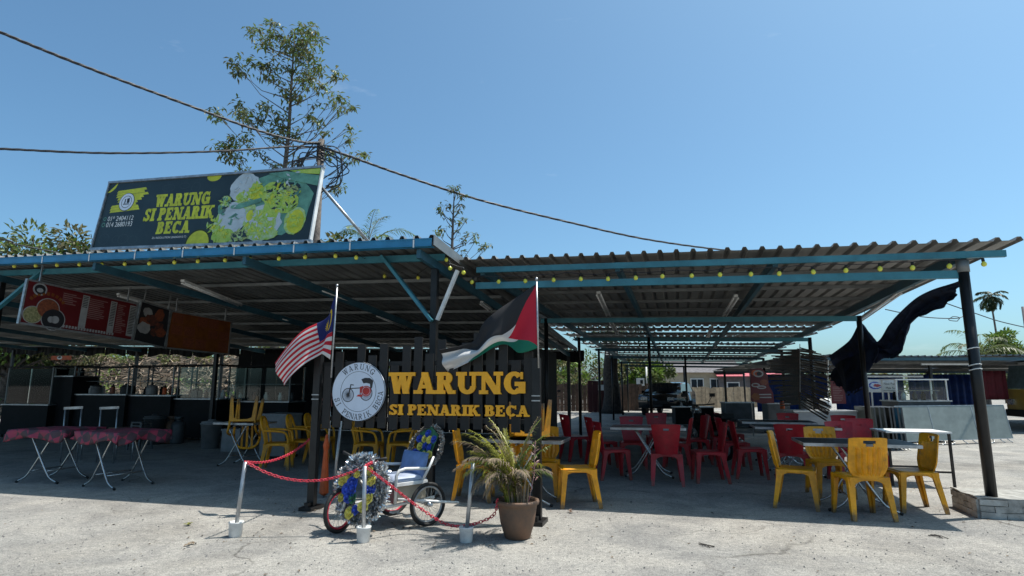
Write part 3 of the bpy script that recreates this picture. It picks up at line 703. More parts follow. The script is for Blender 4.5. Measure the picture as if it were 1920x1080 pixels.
# food picture
F_ = [(3.18, .60, .62, .50, 'bbteal', 0), (2.62, .90, .26, .23, 'bbrice', 2), (2.60, .34, .40, .33, 'bbsalad', 1), (2.50, .40, .23, .26, 'bbrice', 4), (2.22, .30, .15, .22, 'bbgreen', 3), (2.36, .12, .20, .11, 'bbgreen', 5),
      (2.16, .60, .12, .10, 'bbteal', 2), (2.33, .68, .10, .09, 'bbbean', 3), (2.30, .55, .07, .08, 'bbteal', 4), (2.62, .74, .12, .08, 'bbgreen', 4), (2.84, .80, .14, .12, 'bbyellow', 3), (2.80, .88, .06, .1, 'bbgreen', 4),
      (3.02, .30, .34, .28, 'bbrice', 3), (3.00, .28, .28, .24, 'bbsalad', 5), (3.10, .14, .24, .10, 'bbsalad', 6), (3.12, .78, .22, .16, 'bbgreen', 4), (3.36, .62, .22, .18, 'bbgreen', 5), (3.16, .52, .14, .20, 'bbgreen', 6),
      (3.36, .86, .20, .06, 'bbdark', 5), (3.42, .80, .13, .08, 'bbbean', 6), (3.58, .32, .17, .21, 'bbsalad', 5), (3.60, .30, .14, .18, 'bbyellow', 7), (2.82, .42, .09, .12, 'bbrice', 6), (2.81, .43, .06, .085, 'bbyellow', 7), (2.70, .12, .16, .08, 'bbbean', 6), (2.82, .52, .07, .05, 'bbsalad', 6)]
for cx, cy, a, b, m, k in F_:
    cx = max(min(cx, BW - a - .02), 2.22 + a * .95); cy = min(max(cy, b + .025), BH - b - .02)
    bd(cx, cy, a, b, m, 'printed_food', k, n=26, jag=.06, rr=rr)
for poly, m, k in (([(3.0, 1.09), (3.3, 1.10), (BW - .02, 1.0), (BW - .02, .84), (3.3, .98)], 'bbteal', 8), ([(3.35, 1.11), (BW - .02, 1.11), (BW - .02, 1.02), (3.5, 1.06)], 'bbgreen', 9), ([(2.45, .60), (2.95, .70), (2.97, .64), (2.6, .54), (2.45, .56)], 'bbteal', 9), ([(2.97, .70), (3.02, .69), (3.22, .42), (3.16, .40)], 'bbgreen', 9), ([(2.50, .44), (2.56, .48), (2.60, .45), (2.53, .42), (2.52, .30), (2.49, .34)], 'bbteal', 9)):
    mb = MB(); mb.prism(poly, z0, z0 + .002 + k * .0012); mb.build('printed_food', M[m], bb)
FM = [M[k] for k in ('bbgreen', 'bbyellow', 'bbteal', 'bbrice', 'bbsalad', 'bbdark', 'bbbean')]
mb = MB(); n_ = 0
for cx, cy, rad, k, pal in ((3.0, .28, .24, 90, (4, 0, 0, 3, 1)), (2.36, .14, .14, 26, (0, 1, 0)), (2.22, .3, .12, 26, (0, 1, 4)), (3.36, .62, .2, 70, (0, 1, 0, 5, 4)), (3.14, .76, .18, 50, (0, 4, 1, 5)), (2.33, .66, .1, 34, (4, 5, 2, 0)), (2.7, .13, .12, 46, (5, 6, 4)), (2.84, .82, .12, 26, (1, 0)), (3.58, .32, .13, 26, (1, 0, 0)), (2.66, .74, .1, 24, (0, 4)), (2.62, .92, .2, 10, (3, 3)), (2.5, .45, .18, 8, (3, 2)), (3.35, 1.0, .2, 16, (2, 2, 3)), (3.45, .82, .16, 20, (5, 0, 2))):
    for i in range(k):
        a = rr.uniform(0, 6.28); q = rad * math.sqrt(rr.random()); x, y = cx + q * math.cos(a), cy + q * .9 * math.sin(a); l_, w2 = rr.uniform(.02, .065), rr.uniform(.008, .022); b_ = rr.uniform(0, 3.14); c_, s2 = math.cos(b_), math.sin(b_)
        if not (.05 < y < BH - .05 and x < BW - .06): continue
        n_ += 1; mb.prism([(x - l_ * c_, y - l_ * s2), (x + w2 * s2, y - w2 * c_), (x + l_ * c_, y + l_ * s2), (x - w2 * s2, y + w2 * c_)], z0, z0 + .0135 + n_ * .000004, mi=rr.choice(pal))
struct(mb.build('printed_garnish', FM, bb), 'stuff')
# ================================================================= MENU BOARDS (hung under the taller shed)
MU = -9.6
def menu(px4, name, label, m):
    bl, br, tl = [W(*pu(x, y, MU)) for x, y in px4]
    rt = board(name, label, 'menu board', bl, br - bl, tl - bl)
    wd = (br - bl).length; ht = (tl - bl).length
    mb = MB(); mb.box((wd / 2, ht / 2, -.02), (wd, ht, .03)); mb.build('panel', m, rt)
    for a, b, c_, d in ((wd / 2, 0, wd + .02, .025), (wd / 2, ht, wd + .02, .025), (0, ht / 2, .025, ht - .03), (wd, ht / 2, .025, ht - .03)):
        mb = MB(); mb.box((a, b, -.01), (c_, d, .045)); mb.build('frame', M['galv'], rt)
    for f in (.1, .9): mb = MB(); mb.beam((wd * f, ht, -.02), (wd * f, ht + .28, -.02), .02, .02, (0, 0, 1)); mb.build('hanger', M['galv'], rt)
    return rt, wd, ht
rt, wd, ht = menu(((35, 605), (247, 638), (62, 527)), 'menu_board', 'long red menu board with white price columns and food bowls', M['mred'])
def rct(x0, y0, x1, y1, m, name, z=-.003, root=None):
    mb = MB(); mb.prism([(x0, y0), (x1, y0), (x1, y1), (x0, y1)], -.006, z); return mb.build(name, m, root or rt)
disc(wd * .11, ht * .84, .11, .10, -.006, -.003, M['mwhite'], rt, 'emblem'); disc(wd * .11, ht * .84, .085, .075, -.006, -.0022, M['ink'], rt, 'emblem_drawing'); disc(wd * .11, ht * .82, .05, .035, -.006, -.0015, M['mwhite'], rt, 'emblem_drawing')
for i, cx in enumerate((.47, .735, .93)):
    x0 = wd * cx; rct(x0, ht * .1, x0 + (.12 if i < 2 else .17), ht * .93, M['mwhite'], 'price_column')
    for r_ in range((7, 15, 18)[i]):
        y = ht * (.88 - r_ * .042); rct(x0 + .015, y, x0 + .10 + (.05 if i == 2 else 0), y + .012, M['ink'], 'price_line', -.002)
    for r_ in range((6, 11, 16)[i]):
        y = ht * (.86 - r_ * .048); rct(x0 - wd * (.17, .2, .12)[i], y, x0 - wd * (.17, .2, .12)[i] + rr.uniform(.16, .34) * (1, 1, .6)[i], y + .016, M['mtext'], 'menu_line')
for cx, cy, r_, m in ((.20, .40, .17, 'food_a'), (.09, .20, .14, 'food_b'), (.255, .17, .18, 'ink')):
    disc(wd * cx, ht * cy + .02, r_ * 1.08, r_ * .98, -.006, -.0028 + cx * .001, M['mwhite'], rt, 'printed_bowl'); disc(wd * cx, ht * cy + .02, r_, r_ * .9, -.006, -.0018 + cx * .001, M[m], rt, 'printed_bowl')
disc(wd * .235, ht * .19, .05, .05, -.006, -.001, M['mwhite'], rt, 'printed_bowl'); disc(wd * .27, ht * .2, .065, .06, -.006, -.001, M['mwhite'], rt, 'printed_bowl')
for i in range(18): rct(wd * .34 + i * .052, ht * .05, wd * .34 + i * .052 + .034, ht * .05 + .045, M['mwhite'], 'footer_mark')
for i in range(9): mb = MB(); a = R(150 - i * 14); mb.box((wd * .19 + .30 * math.cos(a), ht * .42 + .24 * math.sin(a), -.004), (.045, .05, .003), Matrix.Rotation(a - 1.57, 3, 'Z')); mb.build('title_mark', M['morange'], rt)
rt, wd, ht = menu(((249, 638), (308, 652), (260, 563)), 'menu_board', 'black menu board with printed grilled food next to the red menu', M['ink'])
for i in range(11): disc(wd * rr.uniform(.2, .8), ht * rr.uniform(.12, .85), rr.uniform(.08, .15), rr.uniform(.07, .13), -.006, -.004 + i * .0003, M[rr.choice(('food_a', 'food_b', 'food_c', 'mwhite'))], rt, 'printed_food', 16, jag=.15, rr=rr)
rt, wd, ht = menu(((311, 652), (428, 664), (319, 583)), 'menu_board', 'orange menu board farthest along the hanging row of menus', M['morange'])
for i in range(5):
    for j in range(3): rct(wd * (.05 + i * .19), ht * (.08 + j * .31), wd * (.05 + i * .19) + wd * .165, ht * (.08 + j * .31) + ht * .26, M['food_a'] if (i + j) % 3 else M['morange'], 'menu_cell')
# ================================================================= FLAGS
def uvmat(name, fn_, trans=.35):
    m = bpy.data.materials.new(name); m.use_nodes = True; t = m.node_tree; b = t.nodes['Principled BSDF']; b.inputs['Roughness'].default_value = .75
    u = t.nodes.new('ShaderNodeUVMap'); u.uv_map = 'UVMap'; sp = t.nodes.new('ShaderNodeSeparateXYZ'); t.links.new(u.outputs[0], sp.inputs[0])
    def m2(op, a, b_=0.):
        n = t.nodes.new('ShaderNodeMath'); n.operation = op
        for i, q in enumerate((a, b_)):
            if isinstance(q, (int, float)): n.inputs[i].default_value = q
            else: t.links.new(q, n.inputs[i])
        return n.outputs[0]
    def mx(f, a, b_):
        n = t.nodes.new('ShaderNodeMix'); n.data_type = 'RGBA'; t.links.new(f, n.inputs[0])
        for i, q in ((6, a), (7, b_)):
            if isinstance(q, tuple): n.inputs[i].default_value = (*q, 1)
            else: t.links.new(q, n.inputs[i])
        return n.outputs[2]
    c = fn_(sp.outputs[0], sp.outputs[1], m2, mx)
    t.links.new(c, b.inputs['Base Color'])
    tr = t.nodes.new('ShaderNodeBsdfTranslucent'); ms = t.nodes.new('ShaderNodeMixShader'); ms.inputs[0].default_value = trans
    t.links.new(c, tr.inputs[0]); t.links.new(b.outputs[0], ms.inputs[1]); t.links.new(tr.outputs[0], ms.inputs[2]); t.links.new(ms.outputs[0], t.nodes['Material Output'].inputs[0])
    return m
def f_stripes(x, y, m2, mx):
    st = m2('LESS_THAN', m2('FRACT', m2('MULTIPLY', m2('SUBTRACT', 1., y), 7.)), .5)
    c = mx(st, (.72, .70, .68), (.55, .012, .03))
    can = m2('MULTIPLY', m2('LESS_THAN', x, .5), m2('GREATER_THAN', y, .43))
    def circ(cx, cy, r):
        dx = m2('MULTIPLY', m2('SUBTRACT', x, cx), 2.0); dy = m2('SUBTRACT', y, cy)
        return m2('LESS_THAN', m2('SQRT', m2('ADD', m2('MULTIPLY', dx, dx), m2('MULTIPLY', dy, dy))), r)
    moon = m2('MULTIPLY', circ(.2, .715, .2), m2('SUBTRACT', 1., circ(.225, .715, .165)))
    dx = m2('MULTIPLY', m2('SUBTRACT', x, .31), 2.0); dy = m2('SUBTRACT', y, .715)
    star = m2('LESS_THAN', m2('SQRT', m2('ADD', m2('MULTIPLY', dx, dx), m2('MULTIPLY', dy, dy))), m2('ADD', .1, m2('MULTIPLY', m2('COSINE', m2('MULTIPLY', m2('ARCTAN2', dy, dx), 14.)), .04)))
    cc = mx(m2('MAXIMUM', moon, star), (.012, .02, .14), (.7, .5, .02))
    return mx(can, c, cc)
def f_tri(x, y, m2, mx):
    c = mx(m2('GREATER_THAN', y, .333), (.01, .20, .12), (.68, .68, .68)); c = mx(m2('GREATER_THAN', y, .667), c, (.032, .032, .035))
    tri = m2('LESS_THAN', m2('ADD', m2('MULTIPLY', x, 2.6), m2('ABSOLUTE', m2('MULTIPLY', m2('SUBTRACT', y, .5), 2.))), 1.)
    return mx(tri, c, (.55, .02, .05))
M['stripes'] = uvmat('striped_flag_cloth', f_stripes); M['tri'] = uvmat('tricolour_flag_cloth', f_tri)
def bez(P, s):
    n = len(P) - 1; k = min(int(s * n), n - 1); f = s * n - k
    p0, p1, p2, p3 = P[max(k - 1, 0)], P[k], P[k + 1], P[min(k + 2, n)]
    return ((p1 * 2) + (p2 - p0) * f + (p0 * 2 - p1 * 5 + p2 * 4 - p3) * f * f + (p1 * 3 - p0 - p2 * 3 + p3) * f ** 3) * .5
def flag(name, label, top, bot, v, pole, m, fold, warp, uvf=None):
    T_ = [W(*pv(x, y, v)) for x, y in top]; B_ = [W(*pv(x, y, v)) for x, y in bot]
    base = W(*pv(*pole[0], v))
    root = thing(name, label, 'flag', base, 0)
    a, b = W(*pv(*pole[1], v)), W(*pv(*pole[0], v))
    mb = MB(); mb.tube([b - base, a - base], .010, 8); mb.tube([a - base, a - base + Vector((0, 0, .03))], .014, 8); mb.build('pole', M['galv'], root, True)
    nrm = W(0, -1, 0)
    def f(s, t):
        tt = 1 - t; tt = warp(s, tt); p = bez(T_, s).lerp(bez(B_, s), tt)
        return p + nrm * fold(s, t) - base
    mb = MB(); mb.gridsolid(48, 30, f, .004, uv=True, uvf=uvf); mb.build('cloth', m, root, True)
flag('striped_flag', 'red and white striped flag with blue canton drooping from its pole', [(630, 553), (610, 592), (570, 622), (508, 680)], [(619, 674), (606, 664), (584, 678), (543, 723)], 6.0, ((621, 708), (632, 538)), M['stripes'],
     lambda s, t: .05 * math.sin(s * 9 + t * 1.5) * min(1, s * 3) + .10 * s * (1 - t) + .03 * math.sin(t * 7 + s * 4) * s - .06 * max(0, .35 - abs(s - .35)), lambda s, t: t)
def tri_uv(s, t):
    if s > .70:
        k = min(1, (s - .70) / .12); return (s, t * (1 - k) + k * (.36 + .36 * t))
    return (s, t)
flag('tricolour_flag', 'black white and green flag with red triangle, tip blown sideways', [(1006, 532), (960, 562), (908, 606), (880, 640), (828, 657)], [(1010, 652), (975, 662), (942, 645), (894, 672), (832, 697)], 6.02, ((1010, 690), (1006, 526)), M['tri'],
     lambda s, t: .06 * math.sin(s * 11 + t * 3) * min(1, s * 3) + .05 * math.sin(t * 8 + s * 5) * s, lambda s, t: t ** (1 - .62 * min(1, max(0, s - .12) / .3)) if s < .72 else t ** (.38 + .62 * min(1, (s - .72) / .12)), tri_uv)
# ================================================================= STANCHIONS AND CHAIN
def stanchion(base, topx, topy, label, bucket=True, hgt=None):
    B0 = gp(*base); Y = B0.y; tp = pY(topx, topy, Y)
    root = thing('chain_stanchion', label, 'stanchion', B0, 0, 'stanchions around the trishaw')
    if bucket:
        mb = MB(); mb.lathe([(.052, 0), (.056, .004), (.063, .118), (.066, .122), (.066, .132), (.058, .132), (.054, .12), (.01, .118)], 20); mb.build('weighted_base', M['plastic_white'], root, True)
    mb = MB(); mb.tube([(0, 0, .05 if bucket else 0), tp - B0], .0185, 10); mb.build('pole', M['galv'], root, True)
    return tp
t1 = stanchion((441, 1006), 460, 866, 'stanchion with white base farthest from the potted palm, leaning sideways')
t2 = stanchion((681, 1016), 684, 874, 'stanchion with white base in front of the silver garland')
t3 = stanchion((874, 1016), 887, 868, 'stanchion with white base beside the terracotta pot')
t4 = stanchion((623, 935), 640, 788, 'bare grey pole standing behind the trishaw front wheel', False)
link_ = MB()
def chain(pts, label):
    P = [Vector(p) for p in pts]; root = None; mb = MB()
    # resample
    dense = [bez(P, i / 200) for i in range(201)]; d = 0; L = [0]
    for i in range(200): d += (dense[i + 1] - dense[i]).length; L.append(d)
    n = int(d / .030); j = 0
    for k in range(n):
        s = (k + .5) / n * d
        while L[j + 1] < s: j += 1
        p = dense[j]; t = (dense[j + 1] - dense[j]).normalized(); x = t.cross(Vector((0, 0, 1))); x = x.normalized() if x.length > 1e-4 else Vector((1, 0, 0)); y = x.cross(t)
        a = (x + y if k % 2 else x - y).normalized()
        mb.tube([p + t * .021 * math.cos(q) + a * .0125 * math.sin(q) for q in [i * math.pi / 4 for i in range(8)]], .0042, 5, True)
    o0 = P[0]; o = mb.build('plastic_chain', M['chain'], None, True, o0); o.location = o0; tag(o, label, 'chain')
fp = W(*pv(600, 803, 6.6))
def sag(a, b, h, n=6, jig=0): return [a.lerp(b, i / n) - Vector((0, 0, h * 4 * (i / n) * (1 - i / n))) for i in range(n + 1)]
chain(sag(t1, fp, .13), 'red plastic chain rising from leaning stanchion towards the fence post')
chain(sag(t1, t2 + Vector((-.0, .25, .0)), .17) + [t2], 'red plastic chain sagging between leaning stanchion and silver garland')
a = t2; e = gp(940, 945, .33); e.y = 5.72
chain([a, a.lerp(t3, .2) + Vector((0, .12, -.18)), a.lerp(t3, .45) + Vector((0, .3, -.42)), a.lerp(t3, .75) + Vector((0, .16, -.56)), Vector((t3.x - .02, t3.y + .03, .14)), Vector((t3.x + .18, t3.y + .12, .2)), Vector((-.13, 5.62, .36))], 'red plastic chain drooping past trishaw wheel to the pot rim')
# ================================================================= TRISHAW
RKP = Vector((-1.06, 6.42, 0)); RKA = math.atan2(-.67, -.74)
rk = thing('decorated_trishaw', 'small white decorated trishaw with blue seat and silver garlands', 'trishaw', RKP, RKA)
def wheel(x, y, r, yaw, mrim):
    root_loc = Vector((x, y, r)); Mz = Matrix.Rotation(yaw, 3, 'Z')
    c_ = lambda a, rad, off=0: Vector((rad * math.cos(a), off, rad * math.sin(a)))
    mb = MB(); mb.tube([Mz @ c_(2 * math.pi * i / 32, r - .018) for i in range(32)], .019, 10, True); ty = mb.build('wheel', M['black'], rk, True); ty.location = root_loc
    mb = MB(); mb.tube([Mz @ c_(2 * math.pi * i / 32, r - .043) for i in range(32)], .011, 8, True); mb.build('rim', mrim, ty, True)
    mb = MB()
    for i in range(24):
        a = 2 * math.pi * i / 24; s = .02 if i % 2 else -.02
        mb.tube([Mz @ c_(a + .25, .018, s), Mz @ c_(a, r - .045)], .0016, 4)
    mb.build('spokes', M['chrome'], ty)
    mb = MB(); mb.tube([Mz @ Vector((0, -.04, 0)), Mz @ Vector((0, .04, 0))], .022, 10); mb.build('hub', M['chrome'], ty, True)
wheel(.78, 0, .205, .35, M['chain']); wheel(0, .33, .21, 0, M['galv']); wheel(0, -.33, .21, 0, M['chain'])
mb = MB(); mb.tube([(0, -.40, .21), (0, .40, .21)], .014, 8)
mb.tube([(.62, -.20, .20), (-.16, -.20, .24)], .016, 8); mb.tube([(.62, .20, .20), (-.16, .20, .24)], .016, 8)
mb.tube([(.30, .25, .28), (-.30, .44, .20)], .013, 8)
mb.tube([(.78, .05, .205), (.66, .03, .52), (.60, 0, .60)], .014, 8); mb.tube([(.78, -.05, .205), (.66, -.03, .52)], .014, 8)
mb.tube([(.62, 0, .50), (.42, 0, .26), (.2, 0, .24)], .016, 8)
mb.tube([(.42, -.22, .24), (.42, .22, .24)], .012, 8)
mb.build('frame', M['white'], rk, True)
mb = MB(); mb.tube([(.58, -.24, .66), (.60, -.1, .62), (.60, .1, .62), (.58, .24, .66)], .011, 8); mb.tube([(.60, -.02, .6), (.61, -.02, .66)], .012, 8); mb.build('handlebar', M['black'], rk, True)
mb = MB(); mb.tube([(.56, -.24, .665), (.585, -.36, .70)], .015, 8); mb.build('grip', M['black'], rk, True)
mb = MB(); mb.tube([(.56, .24, .665), (.50, .35, .69)], .015, 8); mb.build('grip', M['black'], rk, True)
for s in (-1, 1):
    mb = MB(); mb.tube([(.10, s * .03, .08), (.10, s * .11, .08)], .008, 6); mb.box((.10, s * .13, .08), (.08, .06, .02)); mb.build('pedal', M['white'], rk)
# seat box
mb = MB(); mb.box((.14, 0, .335), (.36, .46, .16)); mb.build('seat_box', M['beige'], rk)
M['plaid'] = mat('red_plaid', (.32, .03, .05), .5, 0, .5, 14, col2=(.06, .05, .06))
mb = MB(); mb.box((.327, 0, .33), (.012, .44, .19)); mb.build('footboard', M['plaid'], rk)
def cushion(c, d, name, m, rot=0):
    mb = MB(); Mr = Matrix.Rotation(rot, 3, 'Y')
    def f(s, t):
        a, b = s * 2 - 1, t * 2 - 1; return (a * d[0] / 2, b * d[1] / 2, d[2] * (.35 + .65 * (1 - abs(a) ** 4) ** .5 * (1 - abs(b) ** 4) ** .5))
    g = MB(); g.gridsolid(12, 12, f, .004, nrm=(0, 0, 1))
    g.box((0, 0, d[2] * .17), (d[0] * .99, d[1] * .99, d[2] * .34))
    g.v = [tuple(Mr @ Vector(q) + Vector(c)) for q in g.v]; return g.build(name, m, rk, True)
cushion((.14, 0, .42), (.38, .46, .065), 'seat_cushion', M['seat'])
cushion((-.05, 0, .565), (.25, .44, .06), 'backrest', M['denim'], R(78))
for s in (-1, 1):
    mb = MB(); y = s * .245
    mb.tube([(.325, y, .24), (.32, y, .50), (.29, y, .545), (.22, y, .56), (.02, y, .545), (-.04, y, .54)], .016, 8); mb.build('armrest', M['white'], rk, True)
    mb = MB(); mb.tube([(.02, y, .42), (-.07, y, .56), (-.12, y, .65)], .014, 8); mb.build('back_upright', M['white'], rk, True)
    mb = MB(); mb.box((.14, y, .415), (.36, .03, .03)); mb.build('side_rail', M['white'], rk)
def tinsel(path, r, n, m, name, root, wid=.007, rs=random.Random(4)):
    mb = MB(); D = [bez(path, i / 120) for i in range(121)]
    for i in range(n):
        p = D[rs.randrange(121)]; d = Vector((rs.gauss(0, 1), rs.gauss(0, 1), rs.gauss(0, 1))).normalized(); q = p + d * r * rs.uniform(.1, .3)
        e = q + d * r * rs.uniform(.5, 1); x = d.orthogonal().normalized() * wid * rs.uniform(.6, 1.2)
        x = Matrix.Rotation(rs.uniform(0, 6.28), 3, d) @ x
        mb.add([q - x, q + x, e + x * .7 + Vector((rs.uniform(-1, 1), rs.uniform(-1, 1), rs.uniform(-1, 1))) * .01, e - x * .7], [(0, 1, 2, 3)])
    mb.tube(D[::4], .008, 6)
    return mb.build(name, m, root)
def rose(p, r, m, nrm, root):
    nrm = Vector(nrm).normalized(); x = nrm.orthogonal().normalized(); y = nrm.cross(x); mb = MB(); p = Vector(p)
    for k, (n, rad, hh, tilt) in enumerate(((6, 1.0, .15, .9), (5, .72, .45, .55), (4, .42, .7, .3))):
        for i in range(n):
            a = 2 * math.pi * (i + k * .5) / n; d = x * math.cos(a) + y * math.sin(a); t = x * -math.sin(a) + y * math.cos(a)
            b0 = p + d * r * rad * .35; tip = p + d * r * rad + nrm * r * hh; wd_ = r * rad * .62
            mid = (b0 + tip) / 2 + nrm * r * .18
            mb.add([b0 - t * wd_ * .35, mid - t * wd_, tip, mid + t * wd_, b0 + t * wd_ * .35], [(0, 1, 2, 3, 4)])
    mb.lathe([(r * .34, -.0), (r * .4, r * .35), (r * .2, r * .6), (r * .05, r * .66)], 8, Matrix.Translation(p) @ Matrix((x, y, nrm)).transposed().to_4x4())
    return mb.build('flower', m, root)
# tinsel arch behind the seat with a panel of roses
def bx_(t, h): return Vector((-.13 - .34 * (h - .72), t, .60 + (h - .72) * .84))
arch = [bx_(-.245, .72), bx_(-.285, .85), bx_(-.24, 1.0), bx_(-.11, 1.10), bx_(0, 1.12), bx_(.11, 1.10), bx_(.24, 1.0), bx_(.285, .85), bx_(.245, .70)]
ar = tinsel(arch, .028, 1500, M['tind'], 'tinsel_arch', rk)
mb = MB(); mb.prism([(-.13, -.0), (.13, 0), (.17, .20), (.0, .28), (-.17, .20)], -.006, .006, Matrix(((0, -.34, 1, -.155), (1, 0, 0, 0), (0, 1, 0.34, .66), (0, 0, 0, 1)))); pn = mb.build('flower_panel', M['fgrn'], rk)
for i, (t, h, m) in enumerate(((-.16, .97, 'fblue'), (-.07, .96, 'fyel'), (.04, .965, 'fyel'), (.15, .96, 'fblue'), (-.12, .87, 'fblue'), (-.02, .88, 'fblue'), (.09, .87, 'fyel'), (.0, 1.03, 'fblue'), (-.16, .79, 'fyel'), (-.05, .78, 'fyel'), (.06, .77, 'fblue'), (.15, .79, 'fblue'))):
    rose(bx_(-t * .85, h) + Vector((.02, 0, 0)), .046, M[m], (1, rnd.uniform(-.3, .5), .35), pn)
# big garland over the front
hd = Matrix.Rotation(-RKA, 3, 'Z')
nw = hd @ Vector((-.42, -.88, .22)); nw.normalize(); gx = nw.cross(Vector((0, 0, 1))).normalized() * -1; gy = gx.cross(nw) * -1
gc = hd @ (Vector((-1.43, 5.90, .40)) - RKP)
if gy.z < 0: gy = -gy
gp_ = lambda a, r1, r2, o=0.: gc + gx * r1 * math.cos(a) + gy * r2 * math.sin(a) + nw * o
gl = tinsel([gp_(2 * math.pi * i / 14 + .3, .225, .25) for i in range(15)], .085, 4200, M['tin'], 'silver_garland', rk, .009)
tinsel([gp_(math.pi * (i / 8), .20, .25, .05) for i in range(9)], .085, 1800, M['tin'], 'silver_garland', rk, .010)
tinsel([gp_(math.pi * (.15 + i / 10), .15, .18, .08) for i in range(7)], .06, 900, M['tin'], 'silver_garland', rk, .009)
for a, f, m, r_ in ((20, .9, 'fyel', .05), (0, .85, 'fblue', .05), (-22, .9, 'fyel', .055), (-48, .9, 'fyel', .052), (-75, .85, 'fblue', .045), (-95, .95, 'fyel', .055), (-150, .8, 'fyel', .045), (165, .85, 'fyel', .045), (150, .7, 'fyel', .04), (190, .45, 'fblue', .06), (230, .45, 'fblue', .06), (140, .3, 'fblue', .055), (210, .15, 'fblue', .055), (260, .4, 'fgrn', .05), (95, .55, 'fyel', .04), (45, .95, 'fyel', .045)):
    rose(gp_(R(a), .205 * f, .235 * f, .10), r_ * 1.12, M[m], nw + Vector((rnd.uniform(-.3, .3), rnd.uniform(-.3, .3), .1)), gl)
# folded orange umbrella-like traffic flag leaning on fence post
q = gp(607, 932)
fu = thing('folded_traffic_cone_flag', 'furled orange cloth on a thin pole beside the sign fence post', 'furled flag', q)
mb = MB(); mb.tube([(0, 0, 0), (.03, .02, .95), (.0, .02, 1.25)], .012, 8); mb.build('pole', M['galv'], fu, True)
mb = MB(); mb.lathe([(.02, .02), (.058, .05), (.05, .22), (.034, .45), (.028, .56), (.04, .62), (.024, .70), (.012, .76)], 9); mb.build('cloth', M['orange'], fu)
mb = MB()
for i in range(14): a = rnd.uniform(0, 6.28); mb.tube([(0, .02, 1.1), (.06 * math.cos(a), .02 + .06 * math.sin(a), 1.2 + rnd.uniform(-.05, .1)), (.13 * math.cos(a), .02 + .13 * math.sin(a), 1.13 + rnd.uniform(-.06, .12))], .006, 4)
mb.build('ribbon_bunch', mat('faded_ribbon', (.16, .06, .05), .8), fu)
# ================================================================= POTTED PALM
pp = thing('potted_palm', 'half dry palm in a large terracotta pot before the sign fence', 'potted plant', (.05, 5.72, 0))
mb = MB(); mb.lathe([(.105, 0), (.118, .01), (.158, .14), (.178, .27), (.183, .295), (.199, .302), (.204, .322), (.198, .338), (.178, .338), (.168, .318), (.163, .30)], 36); pot = mb.build('pot', M['terra'], pp, True)
mb = MB(); mb.lathe([(.166, .296), (.166, .302), (.1, .308), (.01, .306)], 24); mb.build('soil', M['soil'], pp)
def frond(root, base, az, el, ln, droop, lf, m, seg=12, per=2, name='frond', rs=rnd, wid=.012, rach=.005, sprd=1.0, mr=None, curl=.35):
    mb = MB(); p = Vector(base); h = Vector((math.cos(az), math.sin(az), 0)); e = el; P = [p.copy()]
    for i in range(seg):
        d = h * math.cos(e) + Vector((0, 0, math.sin(e))); p = p + d * ln / seg; e -= droop / seg * (.4 + 1.2 * i / seg); P.append(p.copy())
    mb.tube(P, [rach * (1 - .75 * i / seg) for i in range(seg + 1)], 5, mi=0)
    side = h.cross(Vector((0, 0, 1))).normalized()
    for i in range(int(seg * .25), seg + 1):
        t = (P[min(i + 1, seg)] - P[i - 1]).normalized()
        for k in range(per):
            q = P[i - 1].lerp(P[i], (k + .5) / per); fr = (i + k / per) / seg
            L = lf * (1 - .55 * max(0, fr - .55) / .45) * rs.uniform(.8, 1.15)
            for s in (-1, 1):
                d = (t * (.75 + .5 * fr) + side * s * sprd * rs.uniform(.8, 1.1) + Vector((0, 0, rs.uniform(-.35, .15)))).normalized()
                n = Vector((0, 0, 1)) + d * .1; x = d.cross(n).normalized() * wid / 2; m1 = q + d * L * .5; e1 = q + d * L + Vector((0, 0, -L * curl * rs.uniform(.5, 1.4)))
                mb.add([q, m1 + x, e1, m1 - x], [(0, 1, 2, 3)], 1)
    return mb.build(name, [mr or M['frondy'], m], root)
rs = random.Random(21)
for i in range(46):
    az = i * 2.399 + rs.uniform(-.3, .3); hi = (i % 20) / 19
    el = R(90 - 9 * (1 - hi) - rs.uniform(0, 7)); dr = .5 + 1.9 * (1 - hi) ** 1.5 + rs.uniform(0, .45)
    if i % 2 == 0: az = math.pi + rs.uniform(-.9, .9); dr += .25
    mm = M['frondd'] if rs.random() < (.6 if hi < .45 else .15) else (M['frondy'] if rs.random() < .55 else M['frond'])
    frond(pp, (rs.uniform(-.11, .03), rs.uniform(-.06, .06), .29), az, el, rs.uniform(.55, .86) * (1 if hi > .3 else .85), dr, .15, mm, 14, 3, rs=rs, wid=.010, curl=.4, sprd=.75)
mb = MB()
for i in range(16): a = rs.uniform(0, 6.28); r_ = rs.uniform(.01, .1); mb.tube([(r_ * math.cos(a), r_ * math.sin(a), .29), (r_ * 1.3 * math.cos(a), r_ * 1.3 * math.sin(a), rs.uniform(.42, .56))], [.011, .006], 6)
mb.build('stem_cluster', M['frondd'], pp)
mb = MB()
for i in range(26): a = rs.uniform(0, 6.28); mb.leaf(Vector((.165, .02, .50 + i * .013)), Vector((math.cos(a), math.sin(a), .6)), .06, .012)
mb.tube([(.10, 0, .30), (.155, .01, .55), (.17, .02, .86)], .004, 5); mb.build('pink_sprig', mat('pink_tinsel', (.55, .16, .22), .5, 0, .3, 20, col2=(.35, .3, .25)), pp)
